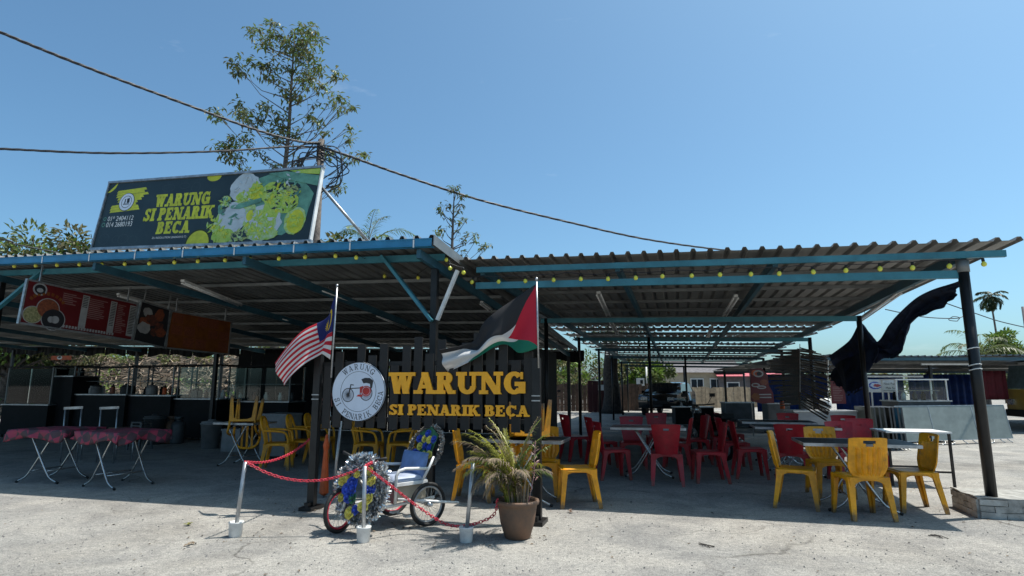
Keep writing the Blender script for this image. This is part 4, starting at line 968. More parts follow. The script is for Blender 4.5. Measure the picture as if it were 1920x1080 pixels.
# ================================================================= FURNITURE PROTOTYPES
def tleg(mb, a, b, w0, w1, mi=0): mb.beam(a, b, w0, w0 * .55, (0, 1, 0), mi, w1, w1 * .7)
def make_chair(kind, m):
    root = thing('plastic_chair', 'x', 'chair')
    mb = MB()
    def st(s, t):
        a, b = s * 2 - 1, t * 2 - 1; ed = max(abs(a), abs(b)); wd_ = .415 - .05 * (1 - t) * (.6 if kind == 'red' else .3)
        return (a * wd_ / 2, b * .205, .432 - .012 * (1 - a * a) * (1 - b * b) - (.03 if ed > .93 else 0) * 1)
    mb.gridsolid(12, 12, st, .016, nrm=(0, 0, 1)); mb.build('seat', m, root, True)
    mb = MB(); N = 14
    for hw, off_, ax in ((.205, .2, 0), (.195, -.2, 0), (.2, .195, 1), (.2, -.195, 1)):
        top_ = [(hw * (k / N * 2 - 1), .43) for k in range(N + 1)]; bot_ = [(x, .43 - .032 - .10 * abs(x / hw) ** 3.2) for x, _ in reversed(top_)]
        Ma = Matrix(((1, 0, 0, 0), (0, 0, 1, off_), (0, 1, 0, 0), (0, 0, 0, 1))) if ax == 0 else Matrix(((0, 0, 1, off_), (1, 0, 0, 0), (0, 1, 0, 0), (0, 0, 0, 1)))
        mb.prism(top_ + bot_, -.007, .007, Ma)
    mb.build('seat_apron', m, root)
    if kind != 'hoop':
        nx, nz = 15, 14
        def bk(s, t):
            a = s * 2 - 1; z = .415 + t * (.84 - .415); h = t
            if kind == 'ribbed': hw = .155 + .05 * min(1, max(0, (h - .08) / .2)) ** .7 - .012 * h
            else: hw = .14 + .065 * h ** .8
            y = -.19 - .075 * h - .018 * a * a * -1 + .02 * (1 - a * a) * -1
            if kind == 'ribbed' and .12 < h < .78: y += .011 * (1 if int(s * nx + .01) % 2 else -1) * (1 if abs(a) < .75 else 0)
            z -= .012 * abs(a) ** 6 if h > .95 else 0
            return (a * hw, y, z)
        sk = (lambda i, j: 5 <= i <= 9 and (j == 12 or (j == 11 and 6 <= i <= 8))) if kind == 'ribbed' else (lambda i, j: (6 <= i <= 8 and j == 11))
        mb = MB(); mb.gridsolid(nx, nz, bk, .014, skip=sk, nrm=(0, 1, 0)); mb.build('backrest', m, root)
    else:
        mb = MB()
        arcp = [(-.20, -.17, .42), (-.215, -.20, .58), (-.205, -.25, .72), (-.13, -.275, .83), (0, -.28, .855), (.13, -.275, .83), (.205, -.25, .72), (.215, -.20, .58), (.20, -.17, .42)]
        P = [Vector(q) for q in arcp]; mb.tube([bez(P, i / 32) for i in range(33)], .021, 8); mb.build('back_hoop', m, root, True)
        for s in (-1, 0, 1):
            mb = MB(); mb.beam((s * .075, -.19, .42), (s * .085, -.27, .83), .035, .012, (0, 1, 0)); mb.build('back_slat', m, root)
        for s in (-1, 1):
            mb = MB(); P = [Vector(q) for q in ((s * .21, -.22, .64), (s * .235, -.05, .635), (s * .235, .12, .61), (s * .21, .17, .52), (s * .205, .18, .42))]; mb.tube([bez(P, i / 16) for i in range(17)], .019, 8); mb.build('armrest', m, root, True)
    for sx in (-1, 1):
        for sy in (-1, 1):
            mb = MB(); a = Vector((sx * .175, sy * .175, .425)); b = Vector((sx * .205, sy * (.21 if sy > 0 else .25), 0))
            mb.beam(a, b, .075, .03, (0, 1, 0), 0, .042, .022); mb.beam(a + Vector((sx * .018, -sy * .016, 0)), b + Vector((sx * .01, -sy * .01, 0)), .03, .065, (0, 1, 0), 0, .02, .04)
            mb.build('leg', m, root)
    return freeze(root)
chY, chR, chH = make_chair('ribbed', M['yellow']), make_chair('red', M['red']), make_chair('hoop', M['yellow'])
used = set()
def chair(proto, loc, deg, label, group, tilt=None):
    if proto.name in used:
        c_ = dup(proto, loc, R(deg), label, group, tilt)
    else:
        used.add(proto.name); proto.location = loc; proto.rotation_euler = (0, 0, R(deg)) if tilt is None else tilt
        proto['label'] = label; proto['group'] = group
GY, GR, GH = 'yellow ribbed plastic chairs', 'red plastic chairs', 'yellow hoop back chairs'
chair(chY, (3.73, 6.60, 0), -4, 'yellow chair with its ribbed back to the camera at the near black table', GY)
chair(chY, (4.50, 6.95, 0), 82, 'yellow chair at the shadow edge closest to the brick plinth', GY)
chair(chY, (3.30, 7.12, 0), -118, 'yellow chair on the red chairs side of the near black table', GY)
chair(chY, (4.02, 7.78, 0), 172, 'yellow chair facing the camera on far side of near black table', GY)
chair(chY, (.76, 7.20, 0), 92, 'yellow chair standing alone just past the fence post and pot', GY)
chair(chY, (.38, 7.78, 0), 170, 'yellow chair behind the steel table, seen between post and its legs', GY)
chair(chY, (-.45, 7.55, 0), -95, 'yellow chair half hidden behind the potted palm', GY)
chair(chR, (2.20, 8.72, 0), -12, 'red chair with its back to the camera at the red table', GR)
chair(chR, (1.52, 9.22, 0), -82, 'red chair facing right at the near end of the red table', GR)
chair(chR, (2.86, 8.92, 0), 84, 'red chair facing left, nearest the middle of the shed', GR)
chair(chR, (3.62, 9.30, 0), -100, 'red chair with its back toward the motorcycle, beside black tables', GR)
chair(chR, (2.05, 10.35, 0), 172, 'red chair on the far side of the red table', GR)
chair(chR, (1.55, 10.5, 0), -80, 'red chair with slim back seen just left of the red table', GR)
chair(chR, (3.75, 10.3, 0), -95, 'red chair second in the row beside the black tables', GR)
chair(chR, (3.95, 11.4, 0), -100, 'red chair third in the row beside the black tables', GR)
chair(chR, (4.9, 8.9, 0), 175, 'red chair facing camera behind the near yellow chairs', GR)
chair(chR, (5.35, 9.2, 0), 168, 'red chair beside the white topped table', GR)
chair(chR, (5.6, 9.7, 0), 160, 'red chair farthest to the open side, partly behind its neighbour', GR)
chair(chR, (5.35, 11.6, 0), 170, 'red chair alone in front of the grey counter', GR)
chair(chR, (2.8, 11.6, 0), 175, 'red chair deep in the shed behind the motorcycle', GR)
chair(chR, (3.25, 10.9, 0), 95, 'red chair facing the row of black tables, beside motorcycle handlebars', GR)
chair(chR, (4.35, 12.1, 0), -95, 'red chair at the end of the farthest black table', GR)
chair(chR, (4.0, 8.75, 0), -25, 'red chair pushed under the black table behind yellow chairs', GR)
chair(chR, (2.75, 10.2, 0), 70, 'red chair at the right end of the red table, behind another', GR)
chair(chR, (1.2, 11.4, 0), -70, 'red chair farthest left, deep under the dining shed', GR)
chair(chR, (5.9, 10.8, 0), 150, 'red chair by the open side behind the white topped table', GR)
# ---- tables
def make_table(name, label, loc, deg, l, w_, m, h=.74, group=None, xspan=.62, legm=None, edge=None):
    root = thing(name, label, 'table', loc, R(deg), group); legm = legm or M['chrome']
    mb = MB(); mb.box((0, 0, h - .012), (l, w_, .024)); mb.build('table_top', m, root)
    mb = MB()
    for a, b, c_, d in ((0, -w_ / 2 - .004, l + .016, .008), (0, w_ / 2 + .004, l + .016, .008), (-l / 2 - .004, 0, .008, w_), (l / 2 + .004, 0, .008, w_)): mb.box((a, b, h - .014), (c_, d, .034))
    mb.build('edge_band', edge or M['galv'], root)
    hs = xspan / 2
    for y in (-w_ / 2 + .10, w_ / 2 - .10):
        for s in (-1, 1):
            P = [Vector((s * hs * .62, y + s * .012, h - .03)), Vector((s * hs * .05, y + s * .012, .42)), Vector((-s * hs * .50, y + s * .012, .15)), Vector((-s * hs * .75, y + s * .012, .07)), Vector((-s * hs * 1.12, y + s * .012, .02))]
            mb = MB(); mb.tube([bez(P, i / 18) for i in range(19)], .0125, 8); lg_ = mb.build('leg', legm, root, True)
            mb = MB(); e = P[-1]; mb.tube([e + Vector((s * .02, 0, .006)), e + Vector((-s * .012, 0, -.006))], .0165, 8); mb.build('foot_cap', M['black'], lg_, True)
    for s, z in ((-1, .17), (1, .17), (-.6, h - .06), (.6, h - .06)):
        mb = MB(); mb.tube([(s * hs * .45, -w_ / 2 + .1, z), (s * hs * .45, w_ / 2 - .1, z)], .010, 6); mb.build('stretcher', legm, root, True)
    return root
make_table('folding_table', 'black topped folding table ringed by four yellow chairs', (3.92, 7.02, 0), -15.5, 1.15, .74, M['blacktop'])
make_table('folding_table', 'red topped folding table among the red chairs', (2.12, 9.5, 0), -12, 1.1, .72, M['redtop'])
make_table('folding_table', 'black topped table just behind the yellow chair group', (4.45, 9.6, 0), -15.5, 1.2, .75, M['blacktop'])
make_table('folding_table', 'black topped table farther back in the row beside the grey counter', (4.75, 10.9, 0), -15.5, 1.2, .75, M['blacktop'])
make_table('folding_table', 'steel edged dark table under the upturned yellow chair by the fence post', (.18, 7.40, 0), -15.5, .95, .62, M['blacktop'])
make_table('folding_table', 'dark table carrying upturned yellow chair deep in the taller shed', W(-7.35, 9.0, 0), -15.5, .8, .6, M['steeltop'])
# square white table with straight legs
def leg_table(label, loc, deg, l, w_, m, h=.74):
    root = thing('leg_table', label, 'table', loc, R(deg)); mb = MB(); mb.box((0, 0, h - .012), (l, w_, .022)); mb.build('table_top', m, root)
    for sx in (-1, 1):
        for sy in (-1, 1):
            mb = MB(); mb.beam((sx * (l / 2 - .03), sy * (w_ / 2 - .03), 0), (sx * (l / 2 - .03), sy * (w_ / 2 - .03), h - .024), .03, .03, (0, 1, 0)); mb.build('leg', M['barkd'], root)
    for sy in (-1, 1):
        mb = MB(); mb.beam((-l / 2 + .05, sy * (w_ / 2 - .03), .2), (l / 2 - .05, sy * (w_ / 2 - .03), .2), .025, .025); mb.build('stretcher', M['barkd'], root)
leg_table('white topped square table with dark legs near the folded tables', (5.72, 8.75, 0), -12, .82, .62, M['white'])
# upturned chairs
chair(chY, (.22, 7.36, 1.19), 0, 'yellow chair turned upside down on the steel edged table by fence post', GY, (R(180 - 8), R(3), R(8)))
q = W(-7.3, 8.95, 0)
chair(chH, (q.x, q.y, 1.17), 0, 'yellow chair upside down on a table in the dark shed', GH, (R(180 - 8), 0, R(10)))
for (x, y), dg, lb in (((505, 880), -80, 'yellow hoop back chair facing right, nearest the upturned chair'), ((552, 872), -85, 'yellow hoop back chair between two others beside the trishaw pole'), ((585, 866), -88, 'yellow hoop back chair farthest along the row behind the orange flag')):
    p = gp(x + 15, y); chair(chH, (p.x, p.y, 0), dg, lb, GH)
for x, dg, lb in ((690, -92, 'yellow hoop back chair below the round sign'), (752, 88, 'yellow hoop back chair below the letters, left of the arch')):
    p = gp(x, 880); chair(chH, (p.x, p.y, 0), dg, lb, GH)
# ---- tables with pink cloths
M['cloth'] = None
def cloth_mat():
    m = bpy.data.materials.new('pink_patchwork_cloth'); m.use_nodes = True; t = m.node_tree; b = t.nodes['Principled BSDF']; b.inputs['Roughness'].default_value = .6
    tc = t.nodes.new('ShaderNodeTexCoord'); mp = t.nodes.new('ShaderNodeMapping'); mp.inputs['Rotation'].default_value = (.6, .5, .78); t.links.new(tc.outputs['Object'], mp.inputs[0])
    ck = t.nodes.new('ShaderNodeTexChecker'); ck.inputs['Scale'].default_value = 9; ck.inputs[1].default_value = (.36, .035, .075, 1); ck.inputs[2].default_value = (.075, .035, .045, 1); t.links.new(mp.outputs[0], ck.inputs[0])
    n = t.nodes.new('ShaderNodeTexNoise'); n.inputs['Scale'].default_value = 7; t.links.new(tc.outputs['Object'], n.inputs[0])
    mx = t.nodes.new('ShaderNodeMix'); mx.data_type = 'RGBA'; mx.blend_type = 'MULTIPLY'; mx.inputs[0].default_value = .5
    t.links.new(ck.outputs[0], mx.inputs[6]); t.links.new(n.outputs[0], mx.inputs[7]); t.links.new(mx.outputs[2], b.inputs['Base Color']); return m
M['cloth'] = cloth_mat()
def pink(loc, deg, lab_t, lab_c, l=1.05, w_=.75):
    make_table('folding_table', lab_t, loc, deg, l, w_, M['steeltop'], group='tables under pink cloths')
    mb = MB(); hw, hl, dr = w_ / 2 + .012, l / 2 + .012, .14
    def f(s, t):
        x = (s * 2 - 1) * (hl + dr); y = (t * 2 - 1) * (hw + dr); ox, oy = max(0, abs(x) - hl), max(0, abs(y) - hw); o = max(ox, oy)
        sx, sy = math.copysign(1, x), math.copysign(1, y); z = .752 - o - .035 * math.sin(x * 7 + y * 9 + deg) * (o / dr if o else 0) + (.002 * math.sin(x * 21) if not o else 0)
        wv = .026 * math.sin(x * 17 + y * 15 + deg) * (o / dr)
        return (sx * (min(abs(x), hl) + .10 * ox + (wv if ox else 0)), sy * (min(abs(y), hw) + .10 * oy + (wv if oy else 0)), z)
    mb.gridsolid(36, 30, f, .004); o = mb.build('tablecloth', M['cloth'], None, True); o.location = loc; o.rotation_euler = (0, 0, R(deg)); tag(o, lab_c, 'tablecloth')
a, b = gp(206, 921), gp(285, 911)
pink((-5.48, 8.58, 0), -24, 'folding table nearest the trishaw under a pink cloth', 'pink patchwork cloth on the table nearest the trishaw', .92, .74)
pink((-6.72, 9.0, 0), -9, 'folding table at the edge of the photo under a pink cloth', 'pink patchwork cloth on the outer table of the pair', .9, .7)
# steel tube chairs tucked behind the pink tables
def tube_chair(p, deg, label):
    root = thing('steel_tube_chair', label, 'chair', p, R(deg), 'steel tube chairs behind the pink tables')
    mb = MB(); mb.tube([(-.19, 0, 0), (-.19, -.02, .98)], .0125, 8); mb.build('upright', M['galv'], root, True)
    mb = MB(); mb.tube([(.19, 0, 0), (.19, -.02, .98)], .0125, 8); mb.build('upright', M['galv'], root, True)
    mb = MB(); mb.beam((-.22, -.02, .96), (.22, -.02, .98), .02, .045); mb.build('back_rail', M['galv'], root)
    mb = MB(); mb.box((0, .2, .45), (.4, .4, .03)); mb.build('seat', M['blacktop'], root)
    for s in (-1, 1): mb = MB(); mb.tube([(s * .19, .38, 0), (s * .19, .38, .44)], .0125, 8); mb.build('leg', M['galv'], root, True)
for x, lb in ((128, 'steel tube chair behind the outer pink cloth table'), (196, 'steel tube chair behind the pink table nearest the trishaw')):
    p = gp(x, 868); tube_chair(p, -15, lb)
# ================================================================= STALLS IN THE TALLER SHED
def stall(name, label, u0, u1, v, base_h, case_h, m, depth=.7, cat='food stall', mull=2, top=None):
    root = thing(name, label, cat, W((u0 + u1) / 2, v, 0), RZ); wd = u1 - u0
    mb = MB(); mb.box((0, 0, base_h / 2 + .04), (wd, depth, base_h - .08)); mb.build('cabinet', m, root)
    mb = MB(); mb.box((0, 0, base_h + .012), (wd + .06, depth + .06, .03)); mb.build('counter_top', M['galv'], root)
    for sx in (-1, 1):
        for sy in (-1, 1):
            mb = MB(); mb.box((sx * (wd / 2 - .05), sy * (depth / 2 - .05), .04), (.05, .05, .08)); mb.build('foot', M['black'], root)
            if case_h: mb = MB(); mb.beam((sx * (wd / 2 - .02), sy * (depth / 2 - .05), base_h + .027), (sx * (wd / 2 - .02), sy * (depth / 2 - .05), base_h + case_h), .03, .03, (0, 1, 0)); mb.build('case_post', M['purlin'], root)
    if case_h:
        mb = MB(); mb.box((0, 0, base_h + case_h + .015), (wd + .04, depth, .03)); mb.build('case_roof', m, root)
        for i in range(mull):
            x0 = -wd / 2 + .03 + i * (wd - .06) / mull; x1 = x0 + (wd - .06) / mull - .015
            mb = MB(); mb.box(((x0 + x1) / 2, -depth / 2 + .05, base_h + .03 + (case_h - .06) / 2), (x1 - x0, .006, case_h - .08)); mb.build('glass_pane', M['glass'], root)
        mb = MB(); mb.box((0, .1, base_h + case_h * .5), (wd - .08, depth * .5, .015)); mb.build('shelf', M['purlin'], root)
        for i in range(5):
            mb = MB(); x = -wd / 2 + .15 + i * (wd - .3) / 4; mb.lathe([(.05, base_h + .03), (.055, base_h + .16), (.03, base_h + .2), (.03, base_h + .24)], 10, Matrix.Translation((x, .05 * (i % 2), 0))); mb.build('jar', rnd.choice((M['plastic_white'], M['food_a'], M['darkstall'], M['greystall'])), root, True)
    return root
def ux(x, v): return pv(x, 700, v).x
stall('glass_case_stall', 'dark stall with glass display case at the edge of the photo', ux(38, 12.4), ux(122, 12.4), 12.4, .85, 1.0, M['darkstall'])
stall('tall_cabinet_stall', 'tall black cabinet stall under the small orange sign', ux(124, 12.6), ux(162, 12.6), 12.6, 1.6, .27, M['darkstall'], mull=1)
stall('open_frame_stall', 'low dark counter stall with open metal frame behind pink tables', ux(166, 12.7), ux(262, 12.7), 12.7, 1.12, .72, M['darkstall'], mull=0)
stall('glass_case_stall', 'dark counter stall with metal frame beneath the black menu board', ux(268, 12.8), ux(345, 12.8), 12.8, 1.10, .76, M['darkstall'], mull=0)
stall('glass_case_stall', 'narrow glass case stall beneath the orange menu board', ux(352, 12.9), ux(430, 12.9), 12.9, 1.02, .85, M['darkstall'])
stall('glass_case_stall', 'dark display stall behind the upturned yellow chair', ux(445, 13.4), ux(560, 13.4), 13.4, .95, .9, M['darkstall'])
q = pv(115, 671, 12.0)
o = board('stall_sign', 'small orange and white sign strip hung over the stalls', 'sign', W(q.x - .35, 12.0, q.z - .05), W(1, 0, 0), (0, 0, 1))
mb = MB(); mb.box((.35, .05, 0), (.7, .11, .012)); mb.build('panel', M['orange'], o)
disc(.30, .055, .09, .05, .006, .009, M['white'], o, 'emblem'); disc(.30, .07, .05, .025, .006, .0105, M['ink'], o, 'emblem_drawing')
# dark partition at the back of the shed
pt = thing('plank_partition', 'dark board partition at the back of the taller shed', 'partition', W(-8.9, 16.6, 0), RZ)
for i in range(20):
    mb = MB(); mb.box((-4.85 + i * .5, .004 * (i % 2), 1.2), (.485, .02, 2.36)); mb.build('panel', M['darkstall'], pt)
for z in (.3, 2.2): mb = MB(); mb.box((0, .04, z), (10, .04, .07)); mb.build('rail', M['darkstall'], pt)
added_partition = thing('plank_partition', 'added dark board partition, blocking light along the side of the sign fence shed', 'partition', W(-3.2, 13.6, 0), RZ)  # side boards added to cut the light reaching the deep interior
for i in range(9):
    mb = MB(); mb.box((.004 * (i % 2), -2.2 + i * .55, 1.15), (.02, .53, 2.2)); mb.build('panel', M['darkstall'], added_partition)
# white chest beside the upturned chair
q = W(-7.5, 10.2, 0)
cf = thing('chest_freezer', 'pale chest freezer in the dark behind the upturned yellow chair', 'freezer', q, RZ)
mb = MB(); mb.box((0, 0, .42), (.55, .5, .74)); mb.build('body', M['mwhite2'], cf); mb = MB(); mb.box((0, 0, .815), (.57, .52, .045)); mb.build('lid', M['mwhite2'], cf)
for sx in (-1, 1):
    for sy in (-1, 1): mb = MB(); mb.box((sx * .22, sy * .2, .025), (.05, .05, .05)); mb.build('foot', M['black'], cf)
# shop fan frame etc. hung lamp
# ================================================================= VEGETATION
def leafball(mb, c, r, n, size, rs, squash=.8, mi=0, hang=0.):
    for i in range(n):
        d = Vector((rs.gauss(0, 1), rs.gauss(0, 1), rs.gauss(0, 1))).normalized(); q = Vector(c) + Vector((d.x * r, d.y * r, d.z * r * squash)) * rs.uniform(.45, 1.05)
        ld = (d + Vector((rs.uniform(-.8, .8), rs.uniform(-.8, .8), rs.uniform(-.8, .5) - hang))).normalized()
        mb.leaf(q, ld, size * rs.uniform(.7, 1.3), size * .45, (rs.uniform(-1, 1), rs.uniform(-1, 1), 1), mi)
def bushy(name, label, base, h, rx, nclump, leafn, size, mats, seed, trunk=.12, low=.25, group=None, cat='tree'):
    rs = random.Random(seed); root = thing(name, label, cat, base, 0, group)
    tb = MB(); tb.tube([(0, 0, 0), (rs.uniform(-.1, .1), 0, h * .3), (rs.uniform(-.2, .2), .1, h * .6)], [trunk, trunk * .8, trunk * .5], 8)
    cr = MB()
    for i in range(nclump):
        a = rs.uniform(0, 6.28); k = rs.uniform(low, .95); rad = rx * math.sqrt(rs.random()) * (1.05 - .75 * abs(k - .5) ** 1.3)
        c = Vector((rad * math.cos(a), rad * math.sin(a), h * k)); r_ = rx * rs.uniform(.16, .30)
        tb.tube([(0, 0, h * min(.6, k * .6)), c * .5 + Vector((0, 0, h * k * .35)), c], [trunk * .35, trunk * .22, .01], 5)
        leafball(cr, c, r_, leafn, size, rs, .75, rs.randrange(len(mats)))
    tb.build('trunk', M['bark'], root, True); cr.build('crown', mats, root)
    return root
# tall sparse whorled tree
def sparse_tree(name, label, Y, px, seed, lsz, top, trunk_px):
    """px: list of (x, y, n leaves, radius px) leaf clumps seen in the photo, trunk_px: trunk polyline"""
    rs = random.Random(seed); T_ = [pY(x, y, Y) for x, y in trunk_px]; base = T_[0].copy(); base.z = 0
    root = thing(name, label, 'tree', base); tr = [Vector((0, 0, 0))] + [p - base for p in T_]; n = len(tr)
    tb = MB(); r0 = top; tb.tube([bez(tr, i / 24) for i in range(25)], [r0 * (1 - .88 * i / 24) for i in range(25)], 8)
    cr = MB(); sc_ = Y / F
    for x, y, k, rp in px:
        c = pY(x, y, Y) - base; c.y += rs.uniform(-1, 1) * 1.6 * abs(x - trunk_px[0][0]) * sc_ * .5 + rs.uniform(-.4, .4)
        # branch leaves the trunk lower down
        zt = max(c.z - abs(c.x) * rs.uniform(.35, .75) - .3, tr[1].z * .6); best = min((bez(tr, i / 60) for i in range(61)), key=lambda p: abs(p.z - zt))
        mid = best.lerp(c, .55) + Vector((0, 0, -.12 * (c - best).length))
        tb.tube([best, best.lerp(mid, .5), mid, mid.lerp(c, .55), c], [.035 * sc_ * 40, .028 * sc_ * 36, .021 * sc_ * 34, .014 * sc_ * 30, .006], 5)
        for _ in range(rs.randrange(2, 5)):
            e = c + Vector((rs.uniform(-1, 1), rs.uniform(-1, 1), rs.uniform(-.3, .8))) * rp * sc_ * 1.1; tb.tube([mid.lerp(c, rs.uniform(.2, .9)), e], [.012 * sc_ * 40, .004], 4)
            for _ in range(max(3, k // 5)):
                a = rs.uniform(0, 6.28); d = Vector((math.cos(a), math.sin(a), rs.uniform(-1.5, .35)))
                cr.leaf(e + d * .02, d, lsz * rs.uniform(.7, 1.2), lsz * .30, (0, 0, 1), rs.choice((0, 0, 1)), bend=.15)
        for _ in range(int(k * (1.45 if Y < 24.01 and k > 0 and name == 'tall_tree' else .7))):
            p = c + Vector((rs.gauss(0, .5), rs.gauss(0, .5), rs.gauss(0, .42))) * rp * sc_; a = rs.uniform(0, 6.28)
            cr.leaf(p, Vector((math.cos(a), math.sin(a), rs.uniform(-1.7, .3))), lsz * rs.uniform(.7, 1.25), lsz * .30, (0, 0, 1), rs.choice((0, 0, 1, 2)), bend=.15)
    tb.build('trunk', M['bark'], root, True); cr.build('crown', [M['leaf'], M['leafo'], M['leafl']], root)
TP = [(490, 65, 30, 20), (520, 70, 46, 24), (545, 75, 40, 20), (480, 70, 20, 14), (575, 65, 36, 20), (592, 70, 16, 12), (585, 95, 36, 20), (600, 95, 24, 14), (560, 100, 30, 22), (530, 90, 26, 18), (505, 95, 18, 14), (575, 110, 18, 14),
      (450, 135, 26, 16), (462, 142, 20, 13), (485, 135, 22, 15), (505, 128, 36, 18), (512, 150, 26, 16), (530, 165, 30, 20), (545, 135, 26, 18), (565, 130, 36, 20), (590, 135, 50, 24), (612, 148, 30, 16), (632, 145, 30, 15), (575, 155, 30, 20), (600, 160, 26, 16), (555, 175, 22, 18),
      (420, 185, 26, 14), (432, 190, 20, 12), (455, 202, 18, 14), (480, 180, 14, 11), (505, 215, 14, 12), (550, 190, 18, 16), (590, 195, 8, 14), (625, 200, 9, 12), (650, 185, 12, 9), (636, 208, 12, 10),
      (440, 245, 32, 18), (455, 255, 26, 16), (490, 230, 20, 16), (485, 245, 22, 18), (530, 225, 36, 20), (535, 245, 40, 24), (520, 262, 20, 18), (555, 255, 14, 14), (590, 232, 14, 14), (610, 245, 18, 14), (640, 240, 18, 12), (655, 228, 14, 10), (668, 232, 14, 10), (664, 258, 22, 12), (615, 262, 12, 14), (630, 300, 14, 14),
      (445, 300, 60, 22), (460, 310, 44, 20), (435, 312, 30, 16), (490, 295, 14, 14), (515, 310, 16, 14), (505, 325, 22, 18), (545, 300, 10, 14), (668, 312, 26, 14), (640, 320, 12, 12), (625, 345, 16, 14), (615, 330, 10, 12)]
sparse_tree('tall_tree', 'tall sparse tree with whorled branches rising behind the billboard', 24.0, TP, 5, .30, .15, [(528, 420), (533, 330), (541, 250), (545, 180), (549, 120), (552, 70)])
TP2 = [(852, 356, 12, 8), (858, 360, 10, 8), (826, 392, 12, 8), (832, 402, 14, 8), (842, 388, 6, 6), (867, 368, 5, 4), (865, 385, 4, 4), (858, 392, 6, 5), (834, 432, 14, 9), (818, 430, 10, 8), (856, 430, 6, 6), (863, 420, 5, 5), (876, 414, 4, 4), (879, 436, 6, 6), (890, 436, 6, 5), (873, 456, 8, 7), (893, 455, 10, 8), (906, 454, 14, 8), (915, 452, 8, 6), (868, 470, 6, 6), (845, 410, 5, 5)]
sparse_tree('slender_tree', 'slender bare tree rising behind the corner of the blue gutter', 24.0, TP2, 9, .26, .10, [(846, 520), (848, 455), (850, 400), (852, 358)])
bushy('leafy_tree', 'dense tree behind the shed roof at the edge of the photo', (-22.8, 27.0, 0), 8.6, 3.7, 95, 130, .30, [M['leaf'], M['leafo'], M['leafl'], M['leafd']], 3, .2, .3)
bushy('leafy_shrub', 'round leafy shrub top showing just right of the billboard post', (-6.95, 23.0, 0), 7.5, 1.45, 30, 100, .22, [M['leaf'], M['leafl'], M['leafo']], 13, .1, .55, cat='shrub')
def palm(name, label, base, h, n, ln, droop, lf, m, seed, r=.11, lean=0, el=(-.2, 1.35), mt='bark', per=2, wid=.05, seg=14):
    rs = random.Random(seed); root = thing(name, label, 'palm', base); mb = MB()
    P = [(lean * (i / 8) ** 1.5, 0, h * i / 8) for i in range(9)]; mb.tube(P, [r * (1.25 - .5 * i / 8) for i in range(9)], 9); mb.build('trunk', M[mt], root, True)
    for i in range(n):
        az = i * 2.399 + rs.uniform(-.2, .2); e = el[0] + (el[1] - el[0]) * (i / (n - 1)); frond(root, (lean, 0, h - .05), az, e, ln * rs.uniform(.85, 1.1), droop * rs.uniform(.8, 1.2), lf, m, seg, per, rs=rs, wid=wid, rach=.022, mr=M['leafo'], curl=.4)
    return root
q = pY(690, 440, 22.0); palm('feather_palm', 'feathery palm fronds poking above the gutter behind the billboard stay', (q.x, 22.0, 0), q.z - .45, 12, 2.0, 1.5, .55, M['frond'], 4, .12, wid=.035)
q = pY(1862, 562, 46.0); palm('areca_palm', 'slim tall palm with a tufted head above the far stalls', (q.x, 46, 0), q.z + .35, 15, 1.25, 1.7, .5, M['leafd'], 6, .075, -.2, (-1.35, .9), wid=.12, seg=10)
q = pY(1838, 650, 30.0); palm('coconut_palm', 'coconut palm crown with arching fronds behind the black corner post', (q.x, 30, 0), q.z - .5, 18, 2.2, 1.9, .65, M['leaf'], 8, .15, 0, (-.5, 1.4), wid=.06)
q = pY(1885, 640, 33.0); bushy('leafy_tree', 'bright green round tree beside the coconut palm', (q.x, 33, 0), q.z + .6, 1.3, 26, 90, .26, [M['leafl'], M['leaf']], 17, .12, .4)
# ---- brush bank behind the stalls
bk = MB(); rs = random.Random(31)
def bank(s, t):
    u = -42 + s * 28.5; v = 18.4 + t * 9; h = 2.6 * min(1, t * 2.2) ** 1.3 + .35 * math.sin(u * 1.1 + t * 5) * t + rs.uniform(-.1, .1)
    return W(u, v, max(.0, h * (1 - max(0, (s - .8) / .2) ** 2)) + .002 * s)
bk.gridsolid(60, 14, bank, .02); struct(bk.build('earth_bank', mat('brushy_earth', (.06, .045, .03), .95, 0, .4, 2.2, .8, 8, col2=(.02, .02, .012))))
mb = MB()
for i in range(5200):
    s, t = rs.random() ** .9, rs.uniform(.02, .75); p = bank(s, t); a = rs.uniform(0, 6.28); L = rs.uniform(.25, 1.3); d = Vector((math.cos(a), math.sin(a), rs.uniform(-.35, .7))).normalized()
    mb.tube([p - d * L / 2, p + Vector((rs.uniform(-.1, .1), 0, rs.uniform(0, .12))), p + d * L / 2], [rs.uniform(.012, .038), .02, .008], 4, caps=False)
struct(mb.build('brush_pile', M['stick']), 'stuff')
mb = MB()
for i in range(420):
    s, t = rs.random(), rs.uniform(.05, .9); p = bank(s, t)
    if t > .5 or rs.random() < .32: leafball(mb, p + Vector((0, 0, .15)), rs.uniform(.25, .6), 45, .2, rs, .8, rs.randrange(3))
struct(mb.build('undergrowth', [M['leaf'], M['leafo'], M['leafl']]), 'stuff')
# ================================================================= BACKGROUND BEHIND THE DINING SHED
def plank_fence(label, p0, p1, h, wd, m, seed):
    rs = random.Random(seed); p0, p1 = Vector(p0), Vector(p1); L = (p1 - p0).length; root = thing('plank_fence', label, 'fence', p0, math.atan2(p1.y - p0.y, p1.x - p0.x))
    x = 0
    while x < L:
        hh = h + rs.uniform(-.05, .05); mb = MB(); mb.box((x + wd / 2, rs.uniform(-.012, .012), hh / 2), (wd - .015, .022, hh)); mb.build('plank', m, root); x += wd
    for z in (.35, h - .25): mb = MB(); mb.beam((0, .03, z), (L, .03, z), .03, .07); mb.build('rail', m, root)
plank_fence('weathered brown plank fence seen under the dining shed roof', (-2.0, 31.5, 0), (7.6, 33, 0), 1.42, .21, M['plank'], 1)
plank_fence('pale plank fence in front of the beige house', (9.6, 36, 0), (15.6, 38, 0), 1.25, .26, M['plankl'], 2)
